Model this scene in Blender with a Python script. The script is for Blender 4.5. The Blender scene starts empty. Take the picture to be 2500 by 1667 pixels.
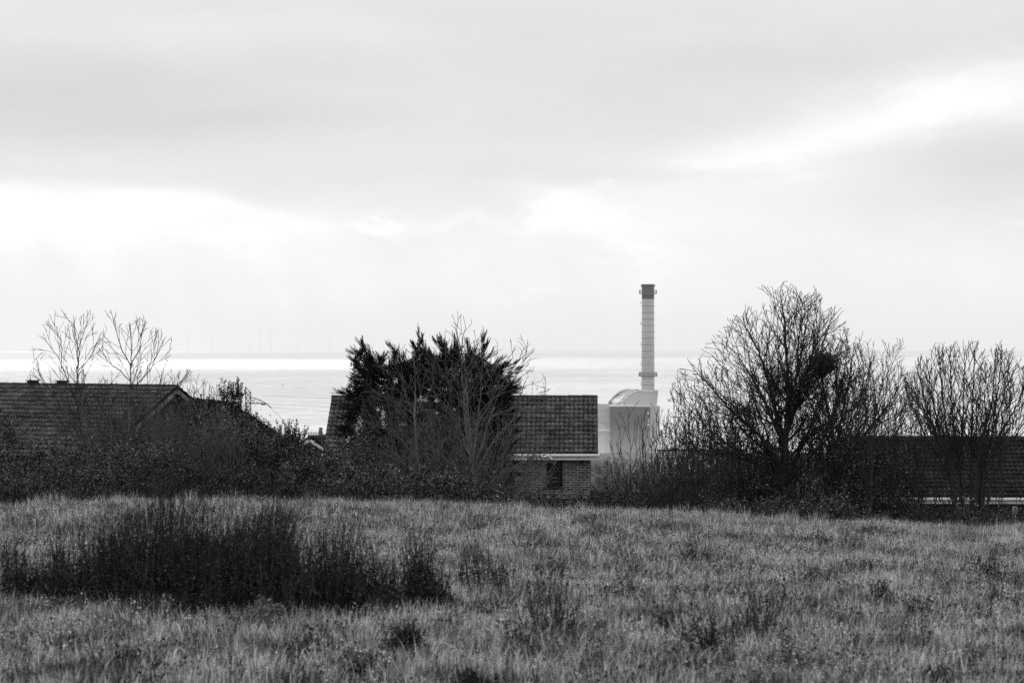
import bpy, math, random
import numpy as np
from mathutils import Vector, Quaternion

# ------------------------------------------------------------------ basics
F = 6944.0          # focal length in photo pixels (100 mm lens on 36 mm, 2500 px wide)
H = 2.6             # camera height above the field
VE = 825.5          # eye-level row of the photo
SEA = -64.4
RE = 7.4e6          # effective earth radius
scene = bpy.context.scene
COL = scene.collection
R = math.radians

def P(u, v, Y):
    return Vector(((u - 1250.0) * Y / F, Y, H - (v - VE) * Y / F))

def link(o, parent=None):
    COL.objects.link(o)
    if parent is not None:
        o.parent = parent
    return o

def tag(o, label=None, cat=None, group=None, kind=None):
    if label: o['label'] = label
    if cat: o['category'] = cat
    if group: o['group'] = group
    if kind: o['kind'] = kind
    return o

def root(name, loc, label, cat, group=None, rz=0.0):
    o = bpy.data.objects.new(name, None)
    o.empty_display_size = 0.3
    o.location = loc; o.rotation_euler = (0, 0, rz)
    link(o)
    return tag(o, label, cat, group)

def mesh_arrays(name, V, Fa, mat, parent=None, origin=(0, 0, 0), smooth=False, shade_tone=None):
    """V (n,3), Fa (m,k) with k = 3 or 4"""
    V = np.asarray(V, dtype=np.float32) - np.asarray(origin, dtype=np.float32)
    Fa = np.asarray(Fa, dtype=np.int32)
    me = bpy.data.meshes.new(name)
    m, k = Fa.shape
    me.vertices.add(len(V)); me.vertices.foreach_set('co', V.ravel())
    me.loops.add(m * k); me.loops.foreach_set('vertex_index', Fa.ravel())
    me.polygons.add(m)
    me.polygons.foreach_set('loop_start', np.arange(m, dtype=np.int32) * k)
    if smooth:
        me.polygons.foreach_set('use_smooth', np.ones(m, dtype=bool))
    me.update(calc_edges=True)
    if shade_tone is not None:
        at = me.attributes.new('shade_tone', 'FLOAT', 'POINT'); at.data.foreach_set('value', np.asarray(shade_tone, dtype=np.float32))
    me.materials.append(mat)
    o = bpy.data.objects.new(name, me)
    if parent is None: o.location = origin
    return link(o, parent)

class MB:
    """collects boxes, prisms and tubes, then links ONE mesh object"""
    def __init__(s): s.v = []; s.f = []
    def add(s, vs, fs):
        b = len(s.v); s.v += [tuple(p) for p in vs]; s.f += [tuple(b + i for i in f) for f in fs]; return s
    def box(s, x0, x1, y0, y1, z0, z1):
        return s.add([(x0,y0,z0),(x1,y0,z0),(x1,y1,z0),(x0,y1,z0),(x0,y0,z1),(x1,y0,z1),(x1,y1,z1),(x0,y1,z1)],
                     [(0,3,2,1),(4,5,6,7),(0,1,5,4),(1,2,6,5),(2,3,7,6),(3,0,4,7)])
    def prism(s, poly, ext):
        """poly: list of 3D points (planar), extruded by vector ext"""
        n = len(poly); e = Vector(ext)
        vs = [Vector(p) for p in poly] + [Vector(p) + e for p in poly]
        fs = [tuple(range(n))[::-1], tuple(range(n, 2*n))] + [(i, (i+1) % n, n + (i+1) % n, n + i) for i in range(n)]
        return s.add(vs, fs)
    def tube(s, a, b, r0, r1=None, n=8):
        a = Vector(a); b = Vector(b); r1 = r0 if r1 is None else r1
        d = (b - a).normalized(); t = Vector((0,0,1)) if abs(d.z) < .9 else Vector((1,0,0))
        p = d.cross(t).normalized(); q = d.cross(p)
        vs = []
        for c, r in ((a, r0), (b, r1)):
            for k in range(n):
                an = 2*math.pi*k/n; vs.append(c + p*(r*math.cos(an)) + q*(r*math.sin(an)))
        fs = [(k, (k+1) % n, n + (k+1) % n, n + k) for k in range(n)] + [tuple(range(n))[::-1], tuple(range(n, 2*n))]
        return s.add(vs, fs)
    def build(s, name, mat, parent=None, loc=(0,0,0), smooth=False, bevel=0):
        me = bpy.data.meshes.new(name); me.from_pydata(s.v, [], s.f); me.update()
        if smooth:
            for p in me.polygons: p.use_smooth = True
        me.materials.append(mat)
        o = bpy.data.objects.new(name, me); o.location = loc; link(o, parent)
        if bevel:
            bm = o.modifiers.new('bevel', 'BEVEL'); bm.width = bevel; bm.segments = 2; bm.limit_method = 'ANGLE'
        return o

# ------------------------------------------------------------------ node helper
class NT:
    def __init__(s, tree): s.t = tree; s.n = tree.nodes; s.l = tree.links
    def node(s, typ, **kw):
        n = s.n.new(typ)
        for k, v in kw.items(): setattr(n, k, v)
        return n
    def put(s, sock, val):
        if isinstance(val, bpy.types.NodeSocket): s.l.new(val, sock)
        elif val is not None: sock.default_value = val
    def math(s, op, a, b=None, c=None, clamp=False):
        n = s.node('ShaderNodeMath', operation=op, use_clamp=clamp)
        s.put(n.inputs[0], a); s.put(n.inputs[1], b); s.put(n.inputs[2], c)
        return n.outputs[0]
    def add(s, a, b): return s.math('ADD', a, b)
    def sub(s, a, b): return s.math('SUBTRACT', a, b)
    def mul(s, a, b): return s.math('MULTIPLY', a, b)
    def rng(s, v, a, b, c, d, smooth=False):
        n = s.node('ShaderNodeMapRange'); n.clamp = True
        if smooth: n.interpolation_type = 'SMOOTHSTEP'
        s.put(n.inputs['Value'], v)
        for i, x in enumerate((a, b, c, d)): s.put(n.inputs[1+i], x)
        return n.outputs[0]
    def comb(s, x, y, z=0.0):
        n = s.node('ShaderNodeCombineXYZ'); s.put(n.inputs[0], x); s.put(n.inputs[1], y); s.put(n.inputs[2], z); return n.outputs[0]
    def sep(s, v):
        n = s.node('ShaderNodeSeparateXYZ'); s.put(n.inputs[0], v); return n.outputs
    def noise(s, vec, scale=1.0, detail=3.0, rough=.5, dist=0.0):
        n = s.node('ShaderNodeTexNoise'); s.put(n.inputs['Vector'], vec)
        n.inputs['Scale'].default_value = scale; n.inputs['Detail'].default_value = detail
        n.inputs['Roughness'].default_value = rough; n.inputs['Distortion'].default_value = dist
        return n.outputs[0]
    def vscale(s, vec, xyz):
        n = s.node('ShaderNodeVectorMath', operation='MULTIPLY'); s.put(n.inputs[0], vec); n.inputs[1].default_value = xyz; return n.outputs[0]
    def ramp(s, fac, stops, smooth=True):
        n = s.node('ShaderNodeValToRGB'); cr = n.color_ramp
        cr.interpolation = 'B_SPLINE' if smooth == 'b' else ('EASE' if smooth else 'LINEAR')
        while len(cr.elements) > 1: cr.elements.remove(cr.elements[-1])
        for i, (p, v) in enumerate(stops):
            e = cr.elements[0] if i == 0 else cr.elements.new(p)
            e.position = p; e.color = (v, v, v, 1)
        s.put(n.inputs[0], fac); return n.outputs[0]
    def pos(s): return s.node('ShaderNodeNewGeometry').outputs['Position']
    def island(s): return s.node('ShaderNodeNewGeometry').outputs['Random Per Island']

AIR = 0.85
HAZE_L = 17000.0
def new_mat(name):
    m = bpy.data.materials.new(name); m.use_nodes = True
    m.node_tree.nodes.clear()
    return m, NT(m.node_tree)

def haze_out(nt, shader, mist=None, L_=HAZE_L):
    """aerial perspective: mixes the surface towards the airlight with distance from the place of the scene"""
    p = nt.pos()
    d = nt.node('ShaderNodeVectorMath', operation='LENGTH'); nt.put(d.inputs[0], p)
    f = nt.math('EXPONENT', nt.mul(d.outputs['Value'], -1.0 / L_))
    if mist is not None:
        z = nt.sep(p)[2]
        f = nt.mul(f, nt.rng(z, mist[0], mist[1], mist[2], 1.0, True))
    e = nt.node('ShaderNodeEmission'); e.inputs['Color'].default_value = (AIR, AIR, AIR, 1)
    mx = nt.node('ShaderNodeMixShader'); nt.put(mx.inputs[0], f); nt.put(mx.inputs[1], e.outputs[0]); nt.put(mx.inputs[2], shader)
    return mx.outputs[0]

def finish(nt, shader):
    o = nt.node('ShaderNodeOutputMaterial'); nt.put(o.inputs['Surface'], shader)

def grey(sock_or_val, nt, inp):
    if isinstance(sock_or_val, bpy.types.NodeSocket): nt.put(inp, sock_or_val)
    else: inp.default_value = (sock_or_val, sock_or_val, sock_or_val, 1)

def principled(nt, col, rough=.7, spec=.3, bump=None, bumpd=.01):
    b = nt.node('ShaderNodeBsdfPrincipled')
    grey(col, nt, b.inputs['Base Color']); nt.put(b.inputs['Roughness'], rough); b.inputs['Specular IOR Level'].default_value = spec
    if bump is not None:
        bn = nt.node('ShaderNodeBump'); bn.inputs['Strength'].default_value = 1.0; bn.inputs['Distance'].default_value = bumpd
        nt.put(bn.inputs['Height'], bump); nt.put(b.inputs['Normal'], bn.outputs[0])
    return b.outputs[0]

def mat_plain(name, col, rough=.7, spec=.3, var=.25, scale=3.0, far=False, mist=None, L_=HAZE_L):
    m, nt = new_mat(name)
    n = nt.noise(nt.pos(), scale, 5, .6)
    c = nt.mul(col, nt.rng(n, .25, .75, 1 - var, 1 + var))
    s = principled(nt, c, rough, spec)
    if far: s = haze_out(nt, s, mist, L_)
    finish(nt, s); return m

def mat_leaf(name, lo, hi, rough=.5, spec=.35, transl=.3, power=2.0, patch=0.0, patch_scale=1.2, far=False):
    m, nt = new_mat(name)
    r = nt.math('POWER', nt.island(), power)
    c = nt.rng(r, 0, 1, lo, hi)
    if patch:
        n = nt.noise(nt.pos(), patch_scale, 4, .6)
        c = nt.mul(c, nt.rng(n, .35, .65, 1 - patch, 1 + patch))
    s = principled(nt, c, rough, spec)
    if transl:
        t = nt.node('ShaderNodeBsdfTranslucent'); nt.put(t.inputs['Color'], c)
        mx = nt.node('ShaderNodeMixShader'); mx.inputs[0].default_value = transl
        nt.put(mx.inputs[1], s); nt.put(mx.inputs[2], t.outputs[0]); s = mx.outputs[0]
    if far: s = haze_out(nt, s)
    finish(nt, s); return m

# ------------------------------------------------------------------ materials
M = {}
M['bark_dark'] = mat_plain('bark_dark', .042, .85, .2, .4, 12)
M['bark_grey'] = mat_plain('bark_grey', .17, .8, .25, .45, 9)
M['bark_mid'] = mat_plain('bark_mid', .20, .8, .25, .45, 9)
M['twig_dark'] = mat_plain('twig_dark', .042, .8, .2, .3, 5)
M['twig_mid'] = mat_plain('twig_mid', .10, .8, .25, .4, 5)
M['leaf_hedge'] = mat_leaf('leaf_hedge', .008, .30, .7, .12, .25, 2.8, .8, 2.6)
M['leaf_scrub'] = mat_leaf('leaf_scrub', .04, .40, .7, .1, .25, 2.2, .6, 1.5)
M['leaf_dark'] = mat_leaf('leaf_dark', .006, .13, .7, .12, .2, 3.0, .8, 2.6)
M['leaf_conifer'] = mat_leaf('leaf_conifer', .004, .032, .75, .1, .1, 2.0, .6, 2.2)
M['leaf_thicket'] = mat_leaf('leaf_thicket', .008, .26, .75, .1, .15, 2.8, .8, 2.0)
M['leaf_weedstem'] = mat_leaf('leaf_weedstem', .005, .12, .75, .1, .15, 3.6, .8, 2.4)
M['leaf_pale'] = mat_leaf('leaf_pale', .10, .35, .7, .1, .3, 1.0)
M['blossom'] = mat_leaf('blossom', .6, .85, .8, .1, .4, 1.0)
M['white_paint'] = mat_plain('white_paint', .82, .45, .4, .08, 2.5)
M['weathered_white'] = mat_plain('weathered_white', .20, .6, .3, .35, 3.5)
M['dark_frame'] = mat_plain('dark_frame', .015, .4, .4, .2, 6)
M['black_void'] = mat_plain('black_void', .012, .9, .1, .1, 3)
M['metal'] = mat_plain('metal', .25, .4, .5, .2, 6)
M['concrete'] = mat_plain('concrete', .22, .85, .2, .3, 4)
M['fence_wood'] = mat_plain('fence_wood', .035, .8, .2, .4, 4)

def mat_brick(name, c1, c2, mortar, rot=None):
    m, nt = new_mat(name)
    tc = nt.node('ShaderNodeTexCoord').outputs['Object']
    x, y, z = nt.sep(tc)
    b = nt.node('ShaderNodeTexBrick')
    nt.put(b.inputs['Vector'], nt.comb(nt.add(x, y), z))
    b.inputs['Scale'].default_value = 1; b.inputs['Brick Width'].default_value = .225; b.inputs['Row Height'].default_value = .075
    b.inputs['Mortar Size'].default_value = .010; b.inputs['Mortar Smooth'].default_value = .2
    b.inputs['Color1'].default_value = (c1, c1, c1, 1); b.inputs['Color2'].default_value = (c2, c2, c2, 1)
    b.inputs['Mortar'].default_value = (mortar, mortar, mortar, 1)
    n = nt.noise(tc, 3.0, 6, .65)
    mixn = nt.node('ShaderNodeVectorMath', operation='SCALE'); nt.put(mixn.inputs[0], b.outputs['Color']); nt.put(mixn.inputs['Scale'], nt.rng(n, .3, .7, .6, 1.35))
    s = principled(nt, mixn.outputs[0], .85, .2, nt.mul(b.outputs['Fac'], -1.0), .008)
    finish(nt, s); return m
M['brick'] = mat_brick('brick', .05, .13, .34)
M['brick_dark'] = mat_brick('brick_dark', .03, .06, .1)

def mat_tile(name, base, lichen):
    m, nt = new_mat(name)
    p = nt.node('ShaderNodeTexCoord').outputs['Object']
    n = nt.noise(p, 1.3, 6, .65)
    n3 = nt.noise(p, 26.0, 2, .6)
    c = nt.mul(base, nt.rng(n, .3, .7, .5, 1.6))
    c = nt.mul(c, nt.rng(n3, .35, .7, .6, 1.7))
    n2 = nt.noise(p, 14.0, 3, .6)
    at = nt.node('ShaderNodeAttribute', attribute_name='shade_tone').outputs['Fac']
    c = nt.mul(c, nt.add(.12, at))  # painted lap and trough shade, with tile tone, scales the colour
    sp = nt.rng(n2, .635, .66, 0, 1)
    c = nt.add(c, nt.mul(sp, lichen))
    s = principled(nt, c, .8, .12)
    finish(nt, s); return m
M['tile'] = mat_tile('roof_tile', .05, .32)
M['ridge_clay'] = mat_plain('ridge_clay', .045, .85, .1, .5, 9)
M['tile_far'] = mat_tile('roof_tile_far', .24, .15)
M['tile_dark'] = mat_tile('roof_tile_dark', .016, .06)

def mat_glass(name):
    m, nt = new_mat(name)
    s = principled(nt, .02, .08, .6)
    finish(nt, s); return m
M['glass'] = mat_glass('window_glass')

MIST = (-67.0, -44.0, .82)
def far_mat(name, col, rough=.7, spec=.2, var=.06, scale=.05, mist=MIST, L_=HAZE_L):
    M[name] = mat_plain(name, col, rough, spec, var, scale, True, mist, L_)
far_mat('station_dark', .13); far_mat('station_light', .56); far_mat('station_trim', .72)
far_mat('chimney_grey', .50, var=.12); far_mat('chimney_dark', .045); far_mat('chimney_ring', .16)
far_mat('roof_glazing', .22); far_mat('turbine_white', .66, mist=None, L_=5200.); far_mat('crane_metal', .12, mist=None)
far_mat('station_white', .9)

# ------------------------------------------------------------------ terrain
def smooth(a, b, x):
    t = np.clip((x - a) / (b - a), 0, 1); return t * t * (3 - 2 * t)
_cu = np.array([-3000, 0, 250, 500, 900, 1300, 1600, 1900, 2200, 2500, 5500], float)
_cv = np.array([1262, 1262, 1246, 1252, 1258, 1266, 1284, 1300, 1306, 1318, 1330], float)
def wob(x, y):
    return (np.sin(x*.9 + 1.3*np.sin(y*.5)) * np.sin(y*.7 + .8*np.sin(x*.37)) * .05
            + np.sin(x*2.3 + y*1.1) * np.sin(y*1.9 - x*.6) * .025)
def ground_z(x, y):
    x = np.asarray(x, float); y = np.asarray(y, float)
    u = x * F / 43.0 + 1250
    zc = H - (np.interp(u, _cu, _cv) - VE) * 43.0 / F
    near = zc * smooth(18, 43, y) + wob(x, y) * (1 - smooth(60, 120, y))
    prof = np.interp(y, [-1e4, 43, 48, 55, 62, 75, 88, 110, 150, 300, 500, 800, 1200, 1500, 1640, 3000],
                        [0, 0, -.25, -1.0, -1.7, -2.7, -3.35, -3.9, -6, -16, -26, -38, -53, -61, -63.2, -90])
    side = -.095 * np.clip(x, -40, 60) * smooth(50, 88, y)
    return near * (1 - .0 * y) + prof + side * (1 - smooth(200, 900, y))

def mat_soil():
    m, nt = new_mat('field_soil')
    p = nt.pos()
    n = nt.noise(p, .8, 8, .7)
    far_n = nt.noise(p, .02, 8, .7)
    c = nt.rng(n, .3, .7, .02, .055)
    c = nt.mul(c, nt.rng(far_n, .3, .7, .5, 1.6))
    s = principled(nt, c, .95, .1)
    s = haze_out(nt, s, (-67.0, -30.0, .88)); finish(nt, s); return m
M['soil'] = mat_soil()

ys = np.concatenate([np.arange(-40, 10, 5), np.arange(10, 60, .4), np.arange(60, 130, 2), np.arange(130, 300, 12), np.arange(300, 1700, 50)])
ss = np.concatenate([np.linspace(-1, -.12, 30, endpoint=False), np.linspace(-.12, .12, 90), np.linspace(.12, 1, 31)[1:]])
W = 60 + np.maximum(ys, 0) * 1.6
X = ss[None, :] * W[:, None]; Yg = np.repeat(ys[:, None], len(ss), 1)
Z = ground_z(X, Yg)
V = np.stack([X, Yg, Z], -1).reshape(-1, 3)
ny, nx = X.shape
idx = np.arange(ny * nx).reshape(ny, nx)
Fa = np.stack([idx[:-1, :-1], idx[:-1, 1:], idx[1:, 1:], idx[1:, :-1]], -1).reshape(-1, 4)
g = mesh_arrays('ground', V, Fa, M['soil'], smooth=True); tag(g, kind='structure')

# sea: a curved sheet to beyond the horizon
def mat_sea():
    m, nt = new_mat('sea_water')
    p = nt.pos(); x, y, z = nt.sep(p)
    d = nt.math('SQRT', nt.add(nt.mul(x, x), nt.mul(y, y)))
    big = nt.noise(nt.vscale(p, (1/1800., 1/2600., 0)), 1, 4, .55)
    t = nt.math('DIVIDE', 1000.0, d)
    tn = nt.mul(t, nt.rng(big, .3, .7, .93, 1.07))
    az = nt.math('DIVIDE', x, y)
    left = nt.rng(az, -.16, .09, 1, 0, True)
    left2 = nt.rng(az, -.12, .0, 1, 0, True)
    # water tone by distance, sun glitter painted in as bright belts, strongest left
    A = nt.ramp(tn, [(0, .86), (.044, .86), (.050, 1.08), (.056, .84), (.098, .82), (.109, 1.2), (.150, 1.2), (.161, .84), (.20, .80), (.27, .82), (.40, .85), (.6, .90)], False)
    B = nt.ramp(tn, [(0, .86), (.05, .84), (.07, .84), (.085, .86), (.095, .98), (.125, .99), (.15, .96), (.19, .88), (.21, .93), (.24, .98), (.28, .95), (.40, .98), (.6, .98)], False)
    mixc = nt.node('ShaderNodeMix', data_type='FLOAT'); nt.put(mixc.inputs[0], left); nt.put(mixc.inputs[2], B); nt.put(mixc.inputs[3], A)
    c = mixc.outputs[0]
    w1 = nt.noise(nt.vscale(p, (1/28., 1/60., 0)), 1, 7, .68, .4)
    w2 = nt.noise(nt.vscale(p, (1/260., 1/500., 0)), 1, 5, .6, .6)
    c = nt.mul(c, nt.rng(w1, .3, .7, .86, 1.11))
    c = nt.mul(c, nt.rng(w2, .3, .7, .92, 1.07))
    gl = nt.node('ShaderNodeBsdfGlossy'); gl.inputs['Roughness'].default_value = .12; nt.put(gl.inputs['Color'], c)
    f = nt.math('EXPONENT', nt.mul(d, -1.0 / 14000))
    e = nt.node('ShaderNodeEmission'); nt.put(e.inputs['Color'], nt.mul(c, .985))  # far water emits its colour, painted glitter and haze included
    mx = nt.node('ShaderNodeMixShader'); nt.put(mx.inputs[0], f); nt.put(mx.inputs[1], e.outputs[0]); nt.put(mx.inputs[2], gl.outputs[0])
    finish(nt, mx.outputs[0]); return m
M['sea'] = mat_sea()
rr = np.concatenate([np.linspace(1480, 8000, 60), np.linspace(8400, 70000, 90)])
th = np.radians(np.linspace(-80, 80, 161))
Rr, Th = np.meshgrid(rr, th, indexing='ij')
V = np.stack([Rr*np.sin(Th), Rr*np.cos(Th), SEA - Rr**2/(2*RE)], -1).reshape(-1, 3)
idx = np.arange(Rr.size).reshape(Rr.shape)
Fa = np.stack([idx[:-1, :-1], idx[1:, :-1], idx[1:, 1:], idx[:-1, 1:]], -1).reshape(-1, 4)[:, ::-1]
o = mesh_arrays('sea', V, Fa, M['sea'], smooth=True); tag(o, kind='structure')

# ------------------------------------------------------------------ wind turbines (offshore, faint)
def build_turbine(first, loc, hub_h, rot, yaw, label, dist):
    t = root('wind_turbine', loc, label, 'wind turbine', 'wind turbines out at sea', yaw)
    MB().tube((0,0,0), (0,0,hub_h), 3.6, 2.4, 10).build('tower', M['turbine_white'], t, smooth=True)
    MB().box(-2.4, 2.4, -6, 9, hub_h-2.4, hub_h+2.6).build('nacelle', M['turbine_white'], t)
    for k in range(3):
        a = rot + k * 2 * math.pi / 3
        ex = Vector((math.sin(a), 0, math.cos(a))); ey = Vector((math.cos(a), 0, -math.sin(a)))
        c = Vector((0, -7.5, hub_h)); pts = []
        for s, w in ((1, 1.8), (12, 2.6), (35, 1.7), (58, .5)):
            pts.append((s, w))
        poly = [c + ex*s + ey*w for s, w in pts] + [c + ex*s - ey*w*.6 for s, w in reversed(pts)]
        MB().prism(poly, (0, .9, 0)).build('blade', M['turbine_white'], t)
    return t
TUR = [  # photo column, hub row, distance, blade angle deg, description
 (460, 815, 22500, 15, 'faintest wind turbine just right of the bare twigs of the left sapling'),
 (516, 813, 19500, -5, 'faint wind turbine with one blade straight up, above the shrub tops left of the crane'),
 (571, 812, 21000, 80, 'very faint wind turbine with a blade pointing right, above the lattice crane'),
 (609, 812, 18500, -88, 'faint wind turbine directly left of the one with an upright blade'),
 (636, 812, 17000, 0, 'wind turbine with a blade pointing straight up, standing close beside another on the left'),
 (663, 813, 17500, 92, 'wind turbine with a blade pointing level to the right, paired with the upright bladed one'),
 (727, 812, 16500, 25, 'wind turbine with a blade tilted up right, directly left of the clear Y shaped one'),
 (803, 812, 15500, 60, 'clearest wind turbine with its two upper blades in a Y, left of the conifer'),
 (880, 816, 21000, 0, 'small faint wind turbine above the left tip of the conifer'),
 (955, 817, 20000, 2, 'small faint wind turbine behind the top of the conifer'),
 (1204, 818, 20500, -4, 'small faint wind turbine just right of the conifer top'),
 (1273, 819, 17000, -38, 'wind turbine with a blade tilted up left, first of two right of the conifer'),
 (1342, 818, 15500, 35, 'wind turbine with a blade tilted up to the right, right of the conifer'),
 (1477, 820, 16000, 0, 'wind turbine standing alone between the conifer and the power station chimney'),
 (1724, 822, 20000, 48, 'faint wind turbine seen over the left shoulder of the big bare tree'),
]
for i, (u, v, D, a, lab) in enumerate(TUR):
    base_z = SEA - D*D/(2*RE)
    hub = P(u, v - 3, D)
    build_turbine(i == 0, (hub.x, D, base_z), hub.z - base_z, R(a), R(random.Random(i).uniform(-12, 12)), lab, D)

# buoys / small boats: three dark dots
def buoy(u, v, D, label, sc):
    b = root('harbour_buoy', (P(u, v, D).x, D, SEA - D*D/(2*RE) + .05), label, 'buoy', 'buoys on the sea')
    MB().tube((0,0,-.2), (0,0,1.0*sc), 1.6*sc, 1.3*sc, 12).build('float', M['crane_metal'], b)
    m = MB()
    for k in range(4):
        a = k*math.pi/2; m.tube((1.0*sc*math.cos(a), 1.0*sc*math.sin(a), 1.0*sc), (.2*math.cos(a), .2*math.sin(a), 3.0*sc), .14*sc)
    m.tube((0,0,3.0*sc), (0,0,3.6*sc), .35*sc); m.build('cage', M['crane_metal'], b)
buoy(690, 940, 67*F/(939-VE), 'small dark buoy on the pale sea left of the conifer', .7)
buoy(1311, 948, 67*F/(948-VE), 'small dark buoy above the ridge of the brick house', .8)
buoy(1648, 934, 67*F/(934-VE), 'small dark buoy between the chimney and the big bare tree', 1.1)

# ------------------------------------------------------------------ power station
YP = 1690.0
def L(u, v, dy=0.0):
    p = P(u, v, YP); return Vector((p.x, dy, p.z - SEA))
ps_loc = (0.0, YP, SEA)
chim = root('power_station_chimney', (P(1582, 951, YP).x, YP, SEA), 'tall banded grey power station chimney with a dark top', 'chimney')
cx0 = P(1582, 951, YP).x
def CZ(v): return P(0, v, YP).z - SEA
tube_pts = [(1110, 4.05), (951, 3.85), (939, 3.85), (917, 3.8), (730, 3.66), (712, 3.66), (700, 3.7), (694, 3.95)]
def lathe(pts, n=40):
    m = MB(); vs = []; fs = []
    for z, r in pts:
        for k in range(n):
            a = 2*math.pi*k/n; vs.append((r*math.cos(a), r*math.sin(a), z))
    for j in range(len(pts)-1):
        for k in range(n):
            fs.append((j*n+k, j*n+(k+1) % n, (j+1)*n+(k+1) % n, (j+1)*n+k))
    m.add(vs, fs); return m
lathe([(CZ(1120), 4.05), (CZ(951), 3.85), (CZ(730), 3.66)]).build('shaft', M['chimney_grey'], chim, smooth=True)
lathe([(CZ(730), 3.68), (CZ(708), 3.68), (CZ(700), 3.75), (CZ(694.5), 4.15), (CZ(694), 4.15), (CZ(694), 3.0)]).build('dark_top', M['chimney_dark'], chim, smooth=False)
for v in (747, 763, 779, 794.5, 809.5, 825.5, 841.5, 857, 872.5, 889.5, 939):
    z = CZ(v); r = 3.80 if v < 930 else 3.98
    lathe([(z-.13, r-.1), (z-.11, r+.03), (z+.11, r+.03), (z+.13, r-.1)]).build('ring', M['chimney_ring'], chim)
def platform(v, r0, r1, h, mat, dens):
    z = CZ(v); m = lathe([(z-.5, r0), (z-.5, r1), (z, r1), (z, r0)])
    for k in range(dens):
        a = 2*math.pi*k/dens; m.tube((r1*math.cos(a), r1*math.sin(a), z), (r1*math.cos(a), r1*math.sin(a), z+h), .09, n=4)
    for zz in (h*.5, h):
        for k in range(24):
            a = 2*math.pi*k/24; b = 2*math.pi*(k+1)/24
            m.tube((r1*math.cos(a), r1*math.sin(a), z+zz), (r1*math.cos(b), r1*math.sin(b), z+zz), .1, n=4)
    m.build('platform', mat, chim)
platform(716, 3.6, 5.2, 1.9, M['chimney_ring'], 20)
platform(917, 3.7, 5.4, 2.0, M['chimney_ring'], 44)
m = MB()
MB().box(-4.7, -3.6, -.3, .3, CZ(699.5), CZ(698)).build('bracket', M['chimney_dark'], chim); MB().box(3.6, 4.7, -.3, .3, CZ(699.5), CZ(698)).build('bracket', M['chimney_dark'], chim)
for v in (741, 791, 841, 890, 939):
    z = CZ(v); m = MB(); m.box(-4.45, -3.5, -.7, .7, z-.15, z+.1)
    for yy in (-.6, .6): m.tube((-4.4, yy, z), (-4.4, yy, z+1.7), .07, n=4)
    m.tube((-4.4, -.6, z+1.7), (-4.4, .6, z+1.7), .07, n=4); m.build('ladder_landing', M['chimney_ring'], chim)

st = root('power_station', ps_loc, 'pale curved roof power station block with a dark square front, below the chimney', 'power station')
def poly_px(pts, dy): return [L(u, v, dy) for u, v in pts]
# gable hall behind: light quarter round facade
arc_in = [(1512, 987), (1518, 979), (1525, 971), (1533, 964), (1542, 958), (1552, 954), (1563, 952)]
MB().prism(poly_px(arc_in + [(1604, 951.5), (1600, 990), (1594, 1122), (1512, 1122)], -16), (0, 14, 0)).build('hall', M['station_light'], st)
rib = MB()
off = Vector((-5.5, 46, 0))
gl = MB()
for (a, b) in zip(arc_in[:-1], arc_in[1:]):
    pa = L(*a, dy=-15.9); pb = L(*b, dy=-15.9)
    gl.add([pa, pb, pb + off, pa + off], [(0, 1, 2, 3)])
    rib.tube(pa + Vector((0,-.2,.2)), pb + Vector((0,-.2,.2)), .45, n=6)
    rib.tube(pa + off + Vector((0,0,.2)), pb + off + Vector((0,0,.2)), .35, n=6)
for k in (1, 3, 5): rib.tube(L(*arc_in[k], dy=-15.9) + Vector((0,0,.25)), L(*arc_in[k], dy=-15.9) + off + Vector((0,0,.25)), .22, n=6)
gl.build('curved_glazing', M['roof_glazing'], st)
rib.build('roof_rib', M['station_trim'], st)
MB().prism([L(1486, 988, 20), L(1497, 975, 20), L(1512, 962, 20), L(1535, 952.5, 20), L(1563, 952, 20), L(1563, 1000, 20), L(1486, 1000, 20)], (0, 10, 0)).build('rear_hall', M['station_dark'], st)
MB().prism(poly_px([(1563, 952), (1604, 951.3), (1604, 955), (1563, 955)], -16.6), (0, .5, 0)).build('parapet', M['station_trim'], st)
MB().prism(poly_px([(1593, 952), (1600, 952), (1600, 959), (1593, 959)], -16.9), (0, .6, 0)).build('vent_box', M['chimney_grey'], st)
# side wings
MB().prism(poly_px([(1440, 984.5), (1486, 984.5), (1486, 1122), (1440, 1122)], -18), (0, 22, 0)).build('left_wing', M['station_light'], st)
MB().prism(poly_px([(1581, 992), (1607, 989), (1606, 1122), (1581, 1122)], -20), (0, 18, 0)).build('right_wing', M['station_light'], st)
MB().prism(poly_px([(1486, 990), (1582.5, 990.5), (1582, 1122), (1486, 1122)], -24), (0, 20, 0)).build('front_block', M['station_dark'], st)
MB().prism(poly_px([(1485, 987.5), (1583.5, 988), (1583.5, 990.4), (1485, 990)], -24.4), (0, 20.6, 0)).build('coping', M['station_trim'], st)
MB().prism(poly_px([(1516, 985), (1548, 984.5), (1550, 988), (1512, 988)], -20), (0, 5, 0)).build('roof_box', M['station_trim'], st)
MB().prism(poly_px([(1440, 1044.5), (1487, 1044.5), (1487, 1049), (1440, 1049)], -21.5), (0, 4, 0)).build('ledge', M['station_trim'], st)
MB().prism(poly_px([(1472.5, 1054), (1478, 1054), (1478, 1122), (1472.5, 1122)], -18.4), (0, 1, 0)).build('column', M['chimney_grey'], st)
MB().prism(poly_px([(1440, 1049.5), (1485, 1049.5), (1485, 1054.5), (1440, 1054.5)], -18.3), (0, .5, 0)).build('painted_shadow', M['chimney_grey'], st)  # grey strip stands in for the shade under the ledge
arcm = MB()
ap = [(1440, 1019), (1452, 1020), (1461, 1022), (1468, 1028), (1475, 1036), (1480, 1044)]
for a, b in zip(ap[:-1], ap[1:]): arcm.tube(L(*a, dy=-18.3), L(*b, dy=-18.3), .5, n=6)
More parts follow.
